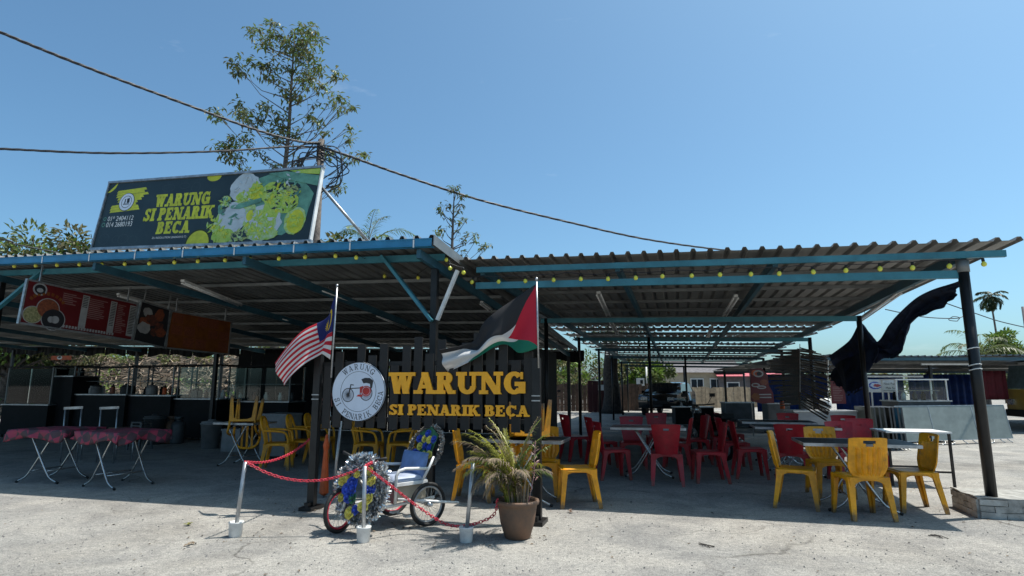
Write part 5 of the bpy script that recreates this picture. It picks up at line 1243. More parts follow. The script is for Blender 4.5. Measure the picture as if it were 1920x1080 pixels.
# trunk of the big tree
tk = thing('large_tree', 'thick dark tree trunk standing behind the dining shed', 'tree', gp(1148, 775)); rs = random.Random(2)
mb = MB(); mb.tube([(0, 0, 0), (0, 0, .25), (.02, 0, .9), (-.05, 0, 2), (.05, 0, 3.2), (.1, 0, 4.4)], [.62, .48, .40, .36, .33, .2], 12); mb.build('trunk', M['barkd'], tk, True)
mb = MB()
for i in range(26): a = rs.uniform(0, 6.28); leafball(mb, (1.8 * rs.random() * math.cos(a), 1.8 * rs.random() * math.sin(a), rs.uniform(3.7, 5.2)), .6, 70, .22, rs, .7)
mb.build('crown', M['leafd'], tk)
for i, (x, y, Y, h, rx, mats, lb) in enumerate(((1030, 720, 36, 3.4, 2.2, ['leafl', 'leaf', 'leafo'], 'green tree over the brown plank fence nearest the fence post'), (1085, 720, 38, 3.6, 2.4, ['leaf', 'leafo', 'leafl'], 'green tree over the brown plank fence next to the thick trunk'),
        (1185, 720, 35, 3.0, 1.6, ['leafl', 'leafo'], 'bright shrub beside the small white meter box'), (1222, 722, 34, 2.6, 1.2, ['leafl', 'leaf'], 'bright shrub beside the beige house'), (960, 715, 40, 4.2, 3.2, ['leafd', 'leaf'], 'dark green tree behind the sign fence'))):
    q = pY(x, y, Y); bushy('garden_tree', lb, (q.x, Y, 0), h, rx, 26, 70, .28, [M[k] for k in mats], 40 + i, .12, .25)
# far wood closing the horizon
mb = MB(); rs = random.Random(77)
for i in range(330):
    X = -70 + i * .62 + rs.uniform(-.4, .4)
    if 24 < X < 40 and False: continue
    Y = 62 + rs.uniform(-4, 8) + (0 if X > -20 else -10); leafball(mb, (X, Y, rs.uniform(.8, 2.2)), rs.uniform(1.0, 1.7), 60, .7, rs, .9, rs.randrange(3))
struct(mb.build('far_woods', [M['leaf'], M['leafd'], M['leafo']]), 'stuff')
# ---- beige house
hs = thing('beige_house', 'beige house with grey pitched roof and white window frames', 'house', (14.2, 47, 0), R(-6))
mb = MB(); mb.box((0, 0, 1.15), (6.0, 5, 2.3)); mb.build('wall', M['beige'], hs)
mb = MB(); mb.prism([(-3.0, 2.3), (3.0, 2.3), (0, 3.25)], -2.7, 2.7, Matrix(((0, 0, 1.2, 0), (1, 0, 0, 0), (0, 1, 0, 0), (0, 0, 0, 1)))); mb.build('roof', M['greyroof'], hs)
for x in (-.2, 1.2, 2.4):
    mb = MB(); mb.box((x, -2.53, 1.45), (.95, .08, .85)); wn = mb.build('window', M['white'], hs)
    for i in (-1, 1): mb = MB(); mb.box((x + i * .22, -2.585, 1.45), (.38, .03, .68)); mb.build('pane', M['dglass'], wn)
hs2 = thing('red_roof_house', 'low house with a faded red awning roof behind the pale fence', 'house', (17.4, 44, 0), R(-8))
mb = MB(); mb.box((0, 1.2, 1.05), (4.4, 3, 2.1)); mb.build('wall', M['greyroof'], hs2)
mb = MB(); mb.beam((-2.4, -.9, 2.0), (2.4, -.9, 2.0), .08, .06); 
for i in range(16): mb.beam((-2.4 + i * .3 + .15, -.95, 2.0), (-2.4 + i * .3 + .15, 1.2, 2.5), .292, .02)
mb.build('awning_roof', M['pinkroof'], hs2)
for x in (-1.2, .6): mb = MB(); mb.box((x, -.33, 1.2), (.9, .06, .8)); wn = mb.build('window', M['white'], hs2); mb = MB(); mb.box((x, -.375, 1.2), (.75, .03, .65)); mb.build('pane', M['dglass'], wn)
# ---- meter box on pole, red gate door, water bottle
q = gp(1206, 770); mbx = thing('meter_box', 'small white meter box on a thin pole by the plank fence', 'meter box', q)
mb = MB(); mb.tube([(.25, 0, 0), (.25, 0, 2.4)], .05, 8); mb.build('pole', M['white'], mbx, True)
mb = MB(); mb.box((-.1, 0, 1.55), (.42, .16, .42)); bxx = mb.build('box', M['white'], mbx); mb = MB(); mb.box((-.05, -.085, 1.55), (.14, .02, .2)); mb.build('dial', M['black'], bxx)
mb = MB(); mb.beam((-.3, 0, 1.3), (.25, 0, 1.3), .04, .04); mb.build('bracket', M['white'], mbx)
q = gp(1125, 773); gt = thing('timber_gate', 'dark red gate with a small white notice beside the thick trunk', 'gate', q, R(8))
for i in range(5): mb = MB(); mb.box((-.5 + i * .25, 0, .8), (.235, .04, 1.6)); mb.build('board', mat('oxblood_paint', (.06, .012, .014), .6) if i == 0 else bpy.data.materials['oxblood_paint'], gt)
mb = MB(); mb.box((.1, -.03, 1.25), (.34, .02, .28)); mb.build('notice', M['white'], gt)
# ---- dark car
def car(label, loc, deg):
    root = thing('parked_car', label, 'car', loc, R(deg)); mb = MB()
    prof = [(-2.1, .35), (-2.15, .75), (-2.0, .95), (-1.2, 1.02), (-.55, 1.48), (.6, 1.52), (1.5, 1.45), (1.95, 1.02), (2.1, .9), (2.12, .4), (1.75, .32), (-1.75, .32)]
    xs = len(prof)
    def sec(y, k): return [(x * (1 - .03 * k), y, z if z < 1.0 else 1.0 + (z - 1.0) * (1 - .02 * k)) for x, z in prof]
    rows = [sec(-.70, 2), sec(-.84, 0.5), sec(-.86, 0), sec(.86, 0), sec(.84, .5), sec(.70, 2)]
    # tumblehome
    for r_, yy in ((rows[2], -.86), (rows[3], .86), (rows[1], -.84), (rows[4], .84)):
        for i, (x, y, z) in enumerate(r_):
            if z > 1.05: r_[i] = (x, yy * .80, z)
    vv = [p for r_ in rows for p in r_]; fs = []
    for j in range(5):
        for i in range(xs): fs.append((j * xs + i, j * xs + (i + 1) % xs, (j + 1) * xs + (i + 1) % xs, (j + 1) * xs + i))
    fs += [tuple(range(xs - 1, -1, -1)), tuple(5 * xs + i for i in range(xs))]
    mb.add(vv, fs); mb.build('body', M['carpaint'], root, True)
    mb = MB(); mb.add([(-1.15, -.66, 1.06), (-1.15, .66, 1.06), (-.58, .58, 1.46), (-.58, -.58, 1.46)], [(0, 1, 2, 3)]); mb.v = [(x - .02, y, z + .015) for x, y, z in mb.v]; mb.build('windscreen', M['dglass'], root)
    for s in (-1, 1):
        mb = MB(); mb.box((-2.10, s * .6, .78), (.1, .3, .14)); mb.build('headlight', M['chrome'], root)
        mb = MB(); mb.add([(-.95, s * .775, 1.06), (1.6, s * .775, 1.06), (1.35, s * .70, 1.42), (-.45, s * .70, 1.44)], [(0, 1, 2, 3) if s < 0 else (3, 2, 1, 0)]); mb.v = [(x, y + s * .02, z) for x, y, z in mb.v]; mb.build('side_window', M['dglass'], root)
        mb = MB(); mb.box((-.85, s * .95, 1.05), (.12, .2, .13)); mb.build('mirror', M['carpaint'], root)
        for x in (-1.35, 1.35):
            mb = MB(); mb.lathe([(.19, -.1), (.30, -.1), (.32, -.07), (.32, .07), (.30, .1), (.19, .1)], 20, Matrix.Translation((x, s * .78, .32)) @ Matrix.Rotation(R(90), 4, 'X')); wh = mb.build('wheel', M['black'], root, True)
            mb = MB(); mb.lathe([(.03, -.085), (.19, -.095), (.19, .095), (.03, .085)], 14, Matrix.Translation((x, s * .78, .32)) @ Matrix.Rotation(R(90), 4, 'X')); mb.build('rim', M['galv'], wh)
    mb = MB(); mb.box((-2.13, 0, .62), (.06, .9, .16)); mb.build('grille', M['black'], root); mb = MB(); mb.box((-2.17, 0, .48), (.02, .45, .1)); mb.build('number_plate', M['ink'], root)
q = gp(1255, 777); car('dark glossy car parked beyond the dining shed', (q.x, q.y, 0), 62)
# ---- motorcycles
def moto(label, loc, deg, m):
    root = thing('motorcycle', label, 'motorcycle', loc, R(deg), 'motorcycles parked in the shed')
    for x in (-.6, .6):
        mb = MB(); mb.tube([(x + .255 * math.cos(a), 0, .29 + .255 * math.sin(a)) for a in [i * math.pi / 12 for i in range(24)]], .038, 8, True); wh = mb.build('wheel', M['black'], root, True)
        mb = MB()
        for i in range(6): a = i * math.pi / 3; mb.beam((x, 0, .29), (x + .24 * math.cos(a), 0, .29 + .24 * math.sin(a)), .02, .03, (0, 1, 0))
        mb.build('rim', M['galv'], wh)
    mb = MB(); mb.prism([(-.85, .62), (-.3, .50), (.2, .42), (.42, .62), (.38, .82), (.2, .62), (-.1, .66), (-.85, .76)], -.11, .11, Matrix(((1, 0, 0, 0), (0, 0, -1, 0), (0, 1, 0, 0), (0, 0, 0, 1)))); mb.build('body', m, root)
    mb = MB(); mb.prism([(-.75, .77), (-.05, .67), (.06, .72), (-.1, .79), (-.72, .86)], -.13, .13, Matrix(((1, 0, 0, 0), (0, 0, -1, 0), (0, 1, 0, 0), (0, 0, 0, 1)))); mb.build('seat', M['black'], root)
    mb = MB(); mb.box((-.05, 0, .36), (.42, .22, .26)); mb.build('engine', M['greystall'], root)
    mb = MB()
    for s in (-1, 1): mb.tube([(.6, s * .07, .29), (.42, s * .07, .9)], .022, 8); mb.tube([(-.6, s * .1, .29), (-.1, s * .1, .34)], .02, 6)
    mb.build('fork', M['chrome'], root, True)
    mb = MB(); mb.tube([(.34, -.34, 1.0), (.42, -.15, .98), (.42, .15, .98), (.34, .34, 1.0)], .014, 8); mb.build('handlebar', M['black'], root, True)
    mb = MB(); mb.lathe([(.03, -.06), (.09, -.02), (.10, .05), (.08, .08)], 14, Matrix.Translation((.47, 0, .88)) @ Matrix.Rotation(R(90), 4, 'Y')); mb.build('headlight', M['chrome'], root, True)
    for s in (-1, 1): mb = MB(); mb.tube([(.38, s * .2, .99), (.36, s * .3, 1.15)], .006, 5); mb.box((.36, s * .31, 1.18), (.02, .11, .07)); mb.build('mirror', M['black'], root)
    mb = MB(); mb.tube([(-.05, -.15, .25), (-.55, -.17, .3), (-.85, -.18, .38)], [.025, .04, .035], 8); mb.build('exhaust', M['chrome'], root, True)
    mb = MB(); mb.tube([(0, .1, .3), (.02, .2, .02)], .01, 5); mb.build('stand', M['black'], root)
q = gp(1352, 868); moto('black motorcycle parked among the red chairs', (q.x + .1, q.y + .9, 0), 100, M['carpaint'])
q = gp(1028, 800); moto('black motorcycle far back behind the upturned yellow chair', (q.x, q.y, 0), 75, M['carpaint'])
# ---- red food banner and menu panel
def swirl_banner(name, label, Y, x0, y0, x1, y1, seed, cat='banner'):
    rs = random.Random(seed); a, b, t_ = pY(x0, y1, Y), pY(x1, y1, Y), pY(x0, y0, Y); wd, ht = b.x - a.x, t_.z - a.z
    rt = board(name, label, cat, Vector((a.x, Y, a.z)), (1, 0, 0), (0, 0, 1))
    mb = MB(); mb.prism([(0, .08 * ht), (wd * .5, 0), (wd, .02), (wd * .98, ht * .3), (wd * .82, ht * .5), (wd * .8, ht * .8), (wd * .55, ht), (.05, ht * .98)], -.012, 0); mb.build('panel', M['mred'], rt)
    ring(wd * .4, ht * .84, wd * .22, ht * .1, wd * .06, 0, .002, M['mwhite'], rt, 'printed_swirl', 20); disc(wd * .42, ht * .84, wd * .1, ht * .05, 0, .003, M['ink'], rt, 'printed_swirl', 14)
    ring(wd * .25, ht * .52, wd * .18, ht * .06, wd * .05, 0, .002, M['mwhite'], rt, 'printed_swirl', 16); ring(wd * .5, ht * .46, wd * .2, ht * .05, wd * .05, 0, .0025, M['mwhite'], rt, 'printed_swirl', 16)
    disc(wd * .62, ht * .6, wd * .17, ht * .08, 0, .003, M['food_a'], rt, 'printed_food', 14); disc(wd * .22, ht * .2, wd * .2, ht * .1, 0, .003, M['morange'], rt, 'printed_food', 14, jag=.2, rr=rs); disc(wd * .25, ht * .86, wd * .15, ht * .08, 0, .0015, M['orange'], rt, 'printed_food', 14)
    for k in (.16, .24): 
        mb = MB(); mb.prism([(wd * .38, ht * k), (wd * .9, ht * k), (wd * .88, ht * (k + .035)), (wd * .36, ht * (k + .03))], 0, .003); mb.build('printed_swirl', M['mwhite'], rt)
    mb = MB(); mb.tube([(wd * .05, ht, -.03), (wd * .05, -a.z + .0, -.03)], .012, 6); mb.build('pole', M['galv'], rt, True)
swirl_banner('food_banner', 'red food banner with white swirling script near the grey cooler', 16.5, 1408, 690, 1452, 757, 3)
a = pY(1560, 757, 15.2)
rt = board('price_board', 'small dark red price board with pale lines behind the bamboo blind', 'price board', a, (1, 0, 0), (0, 0, 1))
mb = MB(); mb.prism([(0, 0), (.36, 0), (.36, .38), (.0, .62)], -.012, 0); mb.build('panel', M['mred'], rt)
for i in range(9): rct(.05, .07 + i * .042, .05 + rnd.uniform(.12, .26), .085 + i * .042, M['mtext'], 'menu_line', .002, rt)
# ---- bamboo blind hanging crooked from the roof edge
A = W(*pu(1497, 650, 2.35)); 
bl_ = thing('bamboo_blind', 'broken bamboo blind hanging crooked from the dining shed roof', 'blind', Vector((A.x, A.y, A.z)), 0)
rs = random.Random(6); v0 = UV(A).y
for i in range(46):
    y = 652 + i * 2.35; L = 60 + 10 * math.sin(i * .7) if i > 6 else 30 + i * 5
    if i > 34: L = 60 - (i - 34) * 1.0
    p = W(*pu(1499 + rs.uniform(-4, 2), y, 2.35)); e = W(*pu(1499 + min(L, 58) * (1 - .012 * max(0, 12 - i)), y + 4 + i * .62 + rs.uniform(-3, 3), 2.30 + rs.uniform(-.08, .08)))
    mb = MB(); mb.tube([p - A, (p + e) / 2 - A + Vector((0, 0, rs.uniform(-.01, .01))), e - A], .012, 5); mb.build('slat', M['bamboo'], bl_)
for i in range(64):
    y = 656 + i * 1.6; p = W(*pu(1499, y, 2.33)); e = W(*pu(1450 + rs.uniform(-10, 10) + max(0, i - 40) * .9, y + rs.uniform(-2, 4), 2.36)); mb = MB(); mb.tube([p - A, e - A], .017, 5); mb.build('slat', M['bamboo'], bl_)
for x in (1500, 1553):
    mb = MB(); P = [W(*pu(x + rs.uniform(-1, 1), y + (0 if x < 1530 else 30), 2.31)) - A for y in (645, 675, 705, 735)]; mb.tube(P, .008, 5); mb.build('cord', M['plastic_white'], bl_)
# ---- rolled navy shade net along the open side
top = [(1797, 527), (1745, 544), (1702, 570), (1668, 610), (1640, 642), (1612, 604), (1590, 640), (1552, 668)]
bot = [(1772, 574), (1738, 588), (1704, 606), (1698, 640), (1684, 668), (1648, 676), (1612, 702), (1566, 718)]
Tn = [W(*pu(x, y, 3.30)) for x, y in top]; Bn = [W(*pu(x, y, 3.36)) for x, y in bot]
o0 = Tn[0].copy(); o0.z = 0
nn = W(1, 0, 0); rn = random.Random(9); fray = {(i, j): rn.random() for i in range(120) for j in range(34)}
def netf(s, t):
    k = .5 + .5 * math.sin(s * 7); wob = .008 * math.sin(s * 55 + 4 * math.sin(t * 5)) * t
    return bez(Tn, s).lerp(bez(Bn, s), t) + Vector((0, 0, wob)) + nn * (.10 * math.sin(t * math.pi) * k + .020 * math.sin(t * 13 + 3 * math.sin(s * 9)) + .006 * math.sin(t * 37 + s * 17)) - o0
mb = MB(); mb.gridsolid(120, 34, netf, .004, skip=lambda i, j: j > 32 and fray[i, j] < .12)
o = mb.build('shade_net', M['navy'], None, True); o.location = o0; tag(o, 'navy shade net draped along the open side of the dining shed', 'shade net')
mb = MB(); P = [pu(1640, 690, 3.32), pu(1615, 705, 3.32), pu(1570, 712, 3.30), pu(1640, 690, 3.2)]
Tn2 = [W(*pu(x, y, 3.26)) for x, y in ((1645, 650), (1610, 660), (1560, 690))]; Bn2 = [W(*pu(x, y, 3.22)) for x, y in ((1628, 700), (1596, 742), (1556, 712))]
o0 = Tn2[0].copy(); o0.z = 0; mb.gridsolid(40, 20, lambda s, t: bez(Tn2, s).lerp(bez(Bn2, s), t) + nn * (.05 * math.sin(s * 14 + t * 4) + .015 * math.sin(s * 41 + t * 9)) - o0, .004, skip=lambda i, j: (j > 17 and fray[i, j] < .4))
o = mb.build('shade_net', M['navy'], None, True); o.location = o0; tag(o, 'loose black net corner hanging below the navy roll', 'shade net')
# ---- grey counter and cooler
def simple_counter(label, p, deg, wd, dp, h, m, name='counter', cat='counter'):
    root = thing(name, label, cat, p, R(deg)); mb = MB(); mb.box((0, 0, h / 2 + .03), (wd, dp, h - .06)); mb.build('body', m, root)
    mb = MB(); mb.box((0, 0, h + .012), (wd + .05, dp + .05, .03)); mb.build('counter_top', M['steeltop'], root); mb = MB(); mb.box((0, -dp / 2 - .004, h * .5), (wd * .94, .01, h * .72)); mb.build('front_panel', m, root)
    for sx in (-1, 1): mb = MB(); mb.box((sx * wd * .45, 0, .015), (.05, dp * .9, .03)); mb.build('foot', M['black'], root)
simple_counter('pale grey counter standing behind the black tables', gp(1543, 836), -6, 1.35, .6, .78, mat('pale_grey_laminate', (.30, .32, .34), .4, 0, .1, 3))
simple_counter('squat grey cooler under the red food banner', gp(1458, 812), -6, .62, .55, .84, M['greystall'], 'cooler', 'cooler')
simple_counter('dark wheeled counter behind the thick shed posts', gp(1300, 798), -4, 1.3, .6, .62, M['darkstall'])
simple_counter('dark counter between food banner and car', gp(1385, 802), -4, .9, .6, .8, M['greystall'])
# ---- folded tables leaning in a row
p0, p1 = gp(1640, 840), gp(1900, 832); dirn = (p1 - p0).normalized(); ang = math.atan2(dirn.y, dirn.x)
FT = make_ft = None
def folded(loc, yaw, wd, label, m, lean=.16, ht=.80, em='galv'):
    root = thing('folded_table', label, 'folded table', loc, yaw, 'folded tables leaning in a row'); c_, s_ = math.cos(lean), math.sin(lean)
    Ml = Matrix.Rotation(-lean, 3, 'X')
    mb = MB(); mb.box((0, 0, 0), (wd, .024, ht), Ml); mb.v = [(x, y + .06, z + ht / 2 + .10) for x, y, z in mb.v]; mb.build('table_top', m, root)
    mb = MB()
    for z in (-ht / 2, ht / 2): mb.box(Ml @ Vector((0, 0, z)), (wd + .01, .034, .012), Ml)
    for x in (-wd / 2, wd / 2): mb.box(Ml @ Vector((x, 0, 0)), (.012, .034, ht), Ml)
    mb.v = [(x, y + .06, z + ht / 2 + .10) for x, y, z in mb.v]; mb.build('edge_band', M[em], root)
    for sx in (-.34, -.12, .12, .34):
        mb = MB(); P = [Vector((sx * wd, .10, .45)), Vector((sx * wd + .02, .04, .14)), Vector((sx * wd + .05, -.02, .05)), Vector((sx * wd + .10 * (1 if sx > 0 else -1), -.05, .012))]; mb.tube([bez(P, i / 8) for i in range(9)], .011, 6); mb.build('leg', M['chrome'], root, True)
labs = ['folded grey green table, closest to the blue edged stack', 'folded grey green table in the middle, right of the gap', 'folded grey green table leaning behind the corner post', 'folded grey green table at the photo edge by the truck']
xs_ = [(1692, 1756), (1757, 1840), (1841, 1905)]
for i, (xa, xb) in enumerate(xs_):
    a, b = gp(xa, 838.5 - (xa - 1640) * .030), gp(xb, 838.5 - (xb - 1640) * .030); cc = (a + b) / 2; folded(cc + Vector((0, .0 + .04 * i, 0)), ang, (b - a).length * .985, labs[i], M['grn_board'])
for i, (x, m) in enumerate(((1634, 'grn_board'), (1643, 'greystall'), (1652, 'grn_board'), (1662, 'darkstall'), (1668, 'greystall'), (1677, 'blue'), (1684, 'grn_board'))):
    p = gp(x, 841); folded(p, ang + R(70), .9, ['folded table edge-on, outermost of the stack by the post', 'folded dark table edge-on, second in the stack', 'folded table edge-on, third in the stack', 'folded black table edge-on in the middle of the stack', 'folded table edge-on next to the blue one', 'blue folded table edge-on in the stack', 'folded table edge-on between the blue one and the big boards'][i], M[m], .04, .80, 'greystall')
# ---- far stall shed
fs_ = thing('far_stall_shed', 'low dark stall shed beyond the car park with drooping corrugated roof', 'shed', (13.5, 20, 0), 0)
FO2 = (13.5, 20, 0)
me3 = sheet_mesh('roof_sheet', 1.0, 0, 7, 0, -.25, 0, M['roof'])
za = pY(1700, 668, 17.5).z
for i in range(15):
    o = link('roof_sheet', me3, fs_); o.location = (8.2 + i * .996 - FO2[0], 17.5 - FO2[1], za + (.0035 if i % 2 else 0) + .02 * math.sin(i * 1.3))
for v, m in ((17.6, 'tealdark'), (19.2, 'purlin'), (21, 'purlin'), (23, 'purlin'), (24.3, 'tealdark')):
    mb = MB(); z = za - .07 - .25 * (v - 17.5) / 7; mb.beam((8.2, v, z), (23, v, z), .06, .09); part(mb, 'beam', M[m], fs_, FO2)
for x in (8.6, 12.6, 16.8, 22):
    for v in (18.0, 24.2): mb = MB(); mb.beam((x, v, 0), (x, v, za - .2), .07, .07, (0, 1, 0)); part(mb, 'post', M['post'], fs_, FO2)
for k, (x0, x1) in enumerate(((9.6, 12.4), (12.7, 15.4), (15.6, 18.2))):
    mb = MB(); mb.gridsolid(40, 3, lambda s, t: (x0 + s * (x1 - x0), 23.6 + .05 * math.sin(s * 60), .35 + t * 1.45), .01); o = mb.build('stall_curtain', M['bcurtain'], None, True, ((x0 + x1) / 2, 23.6, .35)); o.location = ((x0 + x1) / 2, 23.6, .35)
    tag(o, ['blue curtain behind the white sign board', 'blue curtain behind the glass food cart', 'blue curtain beyond the corner post'][k], 'curtain', 'blue stall curtains')
# tubes of light in far shed
for k, (x0, x1, y, Y) in enumerate(((1727, 1818, 683, 17.9), (1622, 1730, 706, 18.4))):
    a, b = pY(x0, y, Y), pY(x1, y, Y); mb = MB(); mb.beam((0, 0, 0), b - a, .05, .05); o = mb.build('fluorescent_light', M['white'], None); o.location = a; tag(o, ['long pale batten under the far stall roof', 'pale batten above the white sign board'][k], 'light')
# cart with glass case
q = gp(1765, 836); st = stall('glass_food_cart', 'glass food cart with white frame behind the folded tables', 0, 1.35, 0, .98, .52, M['greystall'], .6, 'food cart', 1)
st.location = (q.x + .25, q.y + 1.1, 0); st.rotation_euler = (0, 0, R(4))
for c_ in [k for k in COL.objects if k.parent is st]:
    if c_.name.startswith(('case_post', 'case_roof')): c_.data.materials[0] = M['white']
# white sign board on legs
a, b = pY(1623, 735, 15.6), pY(1684, 735, 15.6)
sb = board('stall_sign', 'small white stall sign with a pink drawing on two legs', 'sign', Vector((a.x, 15.6, a.z)), (1, 0, -.01), (0, 0, 1)); wd = b.x - a.x
mb = MB(); mb.box((wd / 2, .16, 0), (wd, .33, .02)); mb.build('panel', M['white'], sb)
disc(wd * .32, .17, .17, .09, .01, .013, M['fblue'], sb, 'drawing', 20, jag=.1, rr=rr); disc(wd * .33, .175, .145, .07, .01, .0145, M['whiteprint'], sb, 'drawing', 20, jag=.1, rr=rr); disc(wd * .35, .17, .09, .04, .01, .016, M['pinkroof'], sb, 'drawing', 16, jag=.2, rr=rr)
text('Nasi Putri', .085, M['ink'], sb, (wd * .57, .19, .0105)); text('Mak Su', .085, M['ink'], sb, (wd * .62, .08, .0105))
for x in (.2, .72): mb = MB(); mb.beam((wd * x, 0, -.02), (wd * x, -a.z, -.02), .03, .03, (0, 0, 1)); mb.build('leg', M['white'], sb)
# red cloths hung in the far shed
mb = MB(); q = pY(1862, 722, 19); mb.gridsolid(16, 4, lambda s, t: ((s - .5) * .9, .05 * math.sin(s * 22), (t - .5) * .9), .01); o = mb.build('hung_cloth', mat('maroon_cloth', (.12, .012, .02), .8), None, True); o.location = (q.x, 19, q.z); tag(o, 'maroon cloth hung in the far stall behind the corner post', 'cloth')
# yellow truck at the edge
tq = thing('yellow_truck', 'yellow truck cab just entering the photo edge', 'truck', (15.6 + 1.4, 18.6, 0), R(-12))
mb = MB(); mb.prism([(-1.0, .45), (1.0, .45), (1.0, 1.25), (-.98, 1.25)], -1, 1, Matrix(((1, 0, 0, 0), (0, 0, -1, 0), (0, 1, 0, 0), (0, 0, 0, 1)))); mb.build('cab', M['yellowtruck'], tq)
mb = MB(); mb.prism([(-.98, 1.26), (1.0, 1.26), (.95, 2.0), (-.82, 2.0)], -.96, .96, Matrix(((1, 0, 0, 0), (0, 0, -1, 0), (0, 1, 0, 0), (0, 0, 0, 1)))); mb.build('cab_glass', mat('tinted_glass', (.18, .26, .28), .08), tq)
mb = MB(); mb.box((.1, 0, 2.05), (1.9, 2.0, .1)); mb.build('cab_roof', M['white'], tq)
mb = MB(); mb.box((2.6, 0, .95), (3.0, 2.0, .9)); mb.build('cargo_bed', M['yellowtruck'], tq)
for x in (0, 3.2):
    for y in (-.85, .85): mb = MB(); mb.lathe([(.2, -.12), (.4, -.12), (.42, 0), (.4, .12), (.2, .12)], 18, Matrix.Translation((x, y, .42)) @ Matrix.Rotation(R(90), 4, 'X')); mb.build('wheel', M['black'], tq, True)
mb = MB(); mb.box((-1.03, 0, .5), (.1, 1.9, .22)); mb.build('bumper', M['black'], tq)
for y in (-.7, .7): mb = MB(); mb.box((-1.02, y, .85), (.06, .3, .18)); mb.build('headlight', M['chrome'], tq)
# ================================================================= POLE AND CABLES
UPY = 21.5
UP = pY(603, 262, UPY)
up = thing('utility_pole', 'utility pole with tangled cables behind the billboard', 'utility pole', (UP.x, UPY, 0))
mb = MB(); mb.tube([(0, 0, 0), (0, 0, UP.z)], [.17, .12], 12); mb.build('pole', M['bark'], up, True)
mb = MB()
for i in range(6): mb.tube([((.14) * math.cos(a), .14 * math.sin(a), UP.z - .3 - i * .11 + .03 * math.sin(a * 2)) for a in [k * .6283 for k in range(10)]], .03, 5, True)
mb.build('cable_clamp', M['cable'], up)
rs = random.Random(12); mb = MB()
for i in range(16):
    sg = rs.choice((-1, 1)); P = [Vector((0, -.15, UP.z - .2 - rs.random() * .6)), Vector((sg * rs.uniform(.3, .9), -.2, UP.z - .3 - rs.uniform(0, .9))), Vector((sg * rs.uniform(.4, 1.2), -.15, UP.z - .9 - rs.uniform(0, .9))), Vector((sg * rs.uniform(0, .4), -.15, UP.z - 1.5 - rs.uniform(0, .8)))]
    mb.tube([bez(P, k / 14) for k in range(15)], .022, 5)
mb.build('looped_cables', M['cable'], up)
def cable(pts, r, label, name='power_cable', twist=False, n=60):
    P = [Vector(p) for p in pts]; o0 = P[0]; mb = MB(); D = [bez(P, i / n) for i in range(n + 1)]
    if twist:
        for ph in (0, 2.1, 4.2): mb.tube([p + Vector((math.cos(i * .45 + ph) * r * .45, 0, math.sin(i * .45 + ph) * r * .45)) for i, p in enumerate(D)], r * .62, 5)
    else: mb.tube(D, r, 6)
    o = mb.build(name, M['cable'], None, True, o0); o.location = o0; tag(o, label, 'cable')
cable([pY(-60, 30, 14.0) + Vector((-14, -6, 3.6)), pY(-60, 30, 14.0) + Vector((-5, -2.2, 1.15)), pY(-60, 30, 14.0), pY(0, 60, 14.4), pY(160, 125, 15.6), pY(320, 185, 17.2), pY(470, 240, 19.2), pY(560, 265, 20.6), (UP.x, UPY - .1, UP.z - .15)], .044, 'thick twisted cable sweeping down from the upper corner to the pole', twist=True, n=260)
cable([pY(-60, 278, 15) + Vector((-14, -8, .7)), pY(-60, 278, 15) + Vector((-5, -2.6, .12)), pY(-60, 278, 15), pY(0, 279, 15.5), pY(200, 287, 17), pY(400, 284, 19), pY(540, 275, 20.8), (UP.x, UPY - .1, UP.z - .35)], .036, 'lower cable running level across to the pole', twist=True, n=220)
cable([(UP.x, UPY, UP.z - .3), pY(650, 291, 22), pY(760, 330, 23), pY(900, 375, 24.5), pY(1060, 415, 26.5), pY(1220, 450, 29), pY(1380, 471, 33), pY(1500, 478, 38)], .050, 'thick cable descending from the pole behind the dining shed roof', twist=True, n=220)
cable([pY(-40, 440, 19) + Vector((-8, -2, 1.2)), pY(-40, 440, 19), pY(30, 458, 19.5), pY(110, 474, 20.2)], .025, 'thin cable dipping behind the roof under the leafy tree')
cable([pY(1660, 580, 12), pY(1730, 594, 12.5), pY(1790, 597, 12.8), pY(1808, 592, 12.9)], .010, 'thin cable with a coil tied near the corner post')
cable([pY(1775, 569, 14), pY(1830, 588, 14.4), pY(1880, 604, 15), pY(1960, 622, 15.6)], .012, 'thin cable running from corner post out of the photo edge')
q = pY(1790, 598, 12.8); mb = MB(); mb.tube([(.11 * math.cos(a) + .02 * math.sin(3 * a), .02 * math.cos(2 * a), .05 * math.sin(a)) for a in [i * .35 for i in range(40)]], .008, 5); o = mb.build('cable_coil', M['cable'], None); o.location = q; tag(o, 'small coil of cable hanging in the sky beside the corner post', 'cable')
# thin mast far right
q = pY(1917, 575, 26); ms = MB(); ms.tube([(0, 0, 0), (0, 0, q.z)], .05, 6); o = ms.build('thin_mast', M['greyroof'], None, True); o.location = (q.x, 26, 0); tag(o, 'thin grey mast at the very edge of the photo', 'mast')
# ---- litter on the ground
rs = random.Random(15)
def litter(x, y, label, m, kind):
    p = gp(x, y); mb = MB()
    if kind == 'leaf':
        for i in range(5): a = rs.uniform(0, 6.28); mb.leaf(Vector((rs.uniform(-.04, .04), rs.uniform(-.03, .03), .004 + i * .003)), Vector((math.cos(a), math.sin(a), .25)), .06, .03, (0, 0, 1))
    else:
        for i in range(4): a = rs.uniform(-.6, .6); mb.tube([(-.08 + i * .03, rs.uniform(-.02, .02), .008), (.0, rs.uniform(-.03, .03), .014), (.08 * math.cos(a), .08 * math.sin(a), .008)], .004, 4)
    o = mb.build('fallen_leaf' if kind == 'leaf' else 'twig', m, None); o.location = p; o.rotation_euler = (0, 0, rs.uniform(0, 6)); tag(o, label, 'leaf' if kind == 'leaf' else 'twig')
litter(352, 1024, 'dry curled leaves on the sunlit ground nearest the camera', M['frondd'], 'leaf')
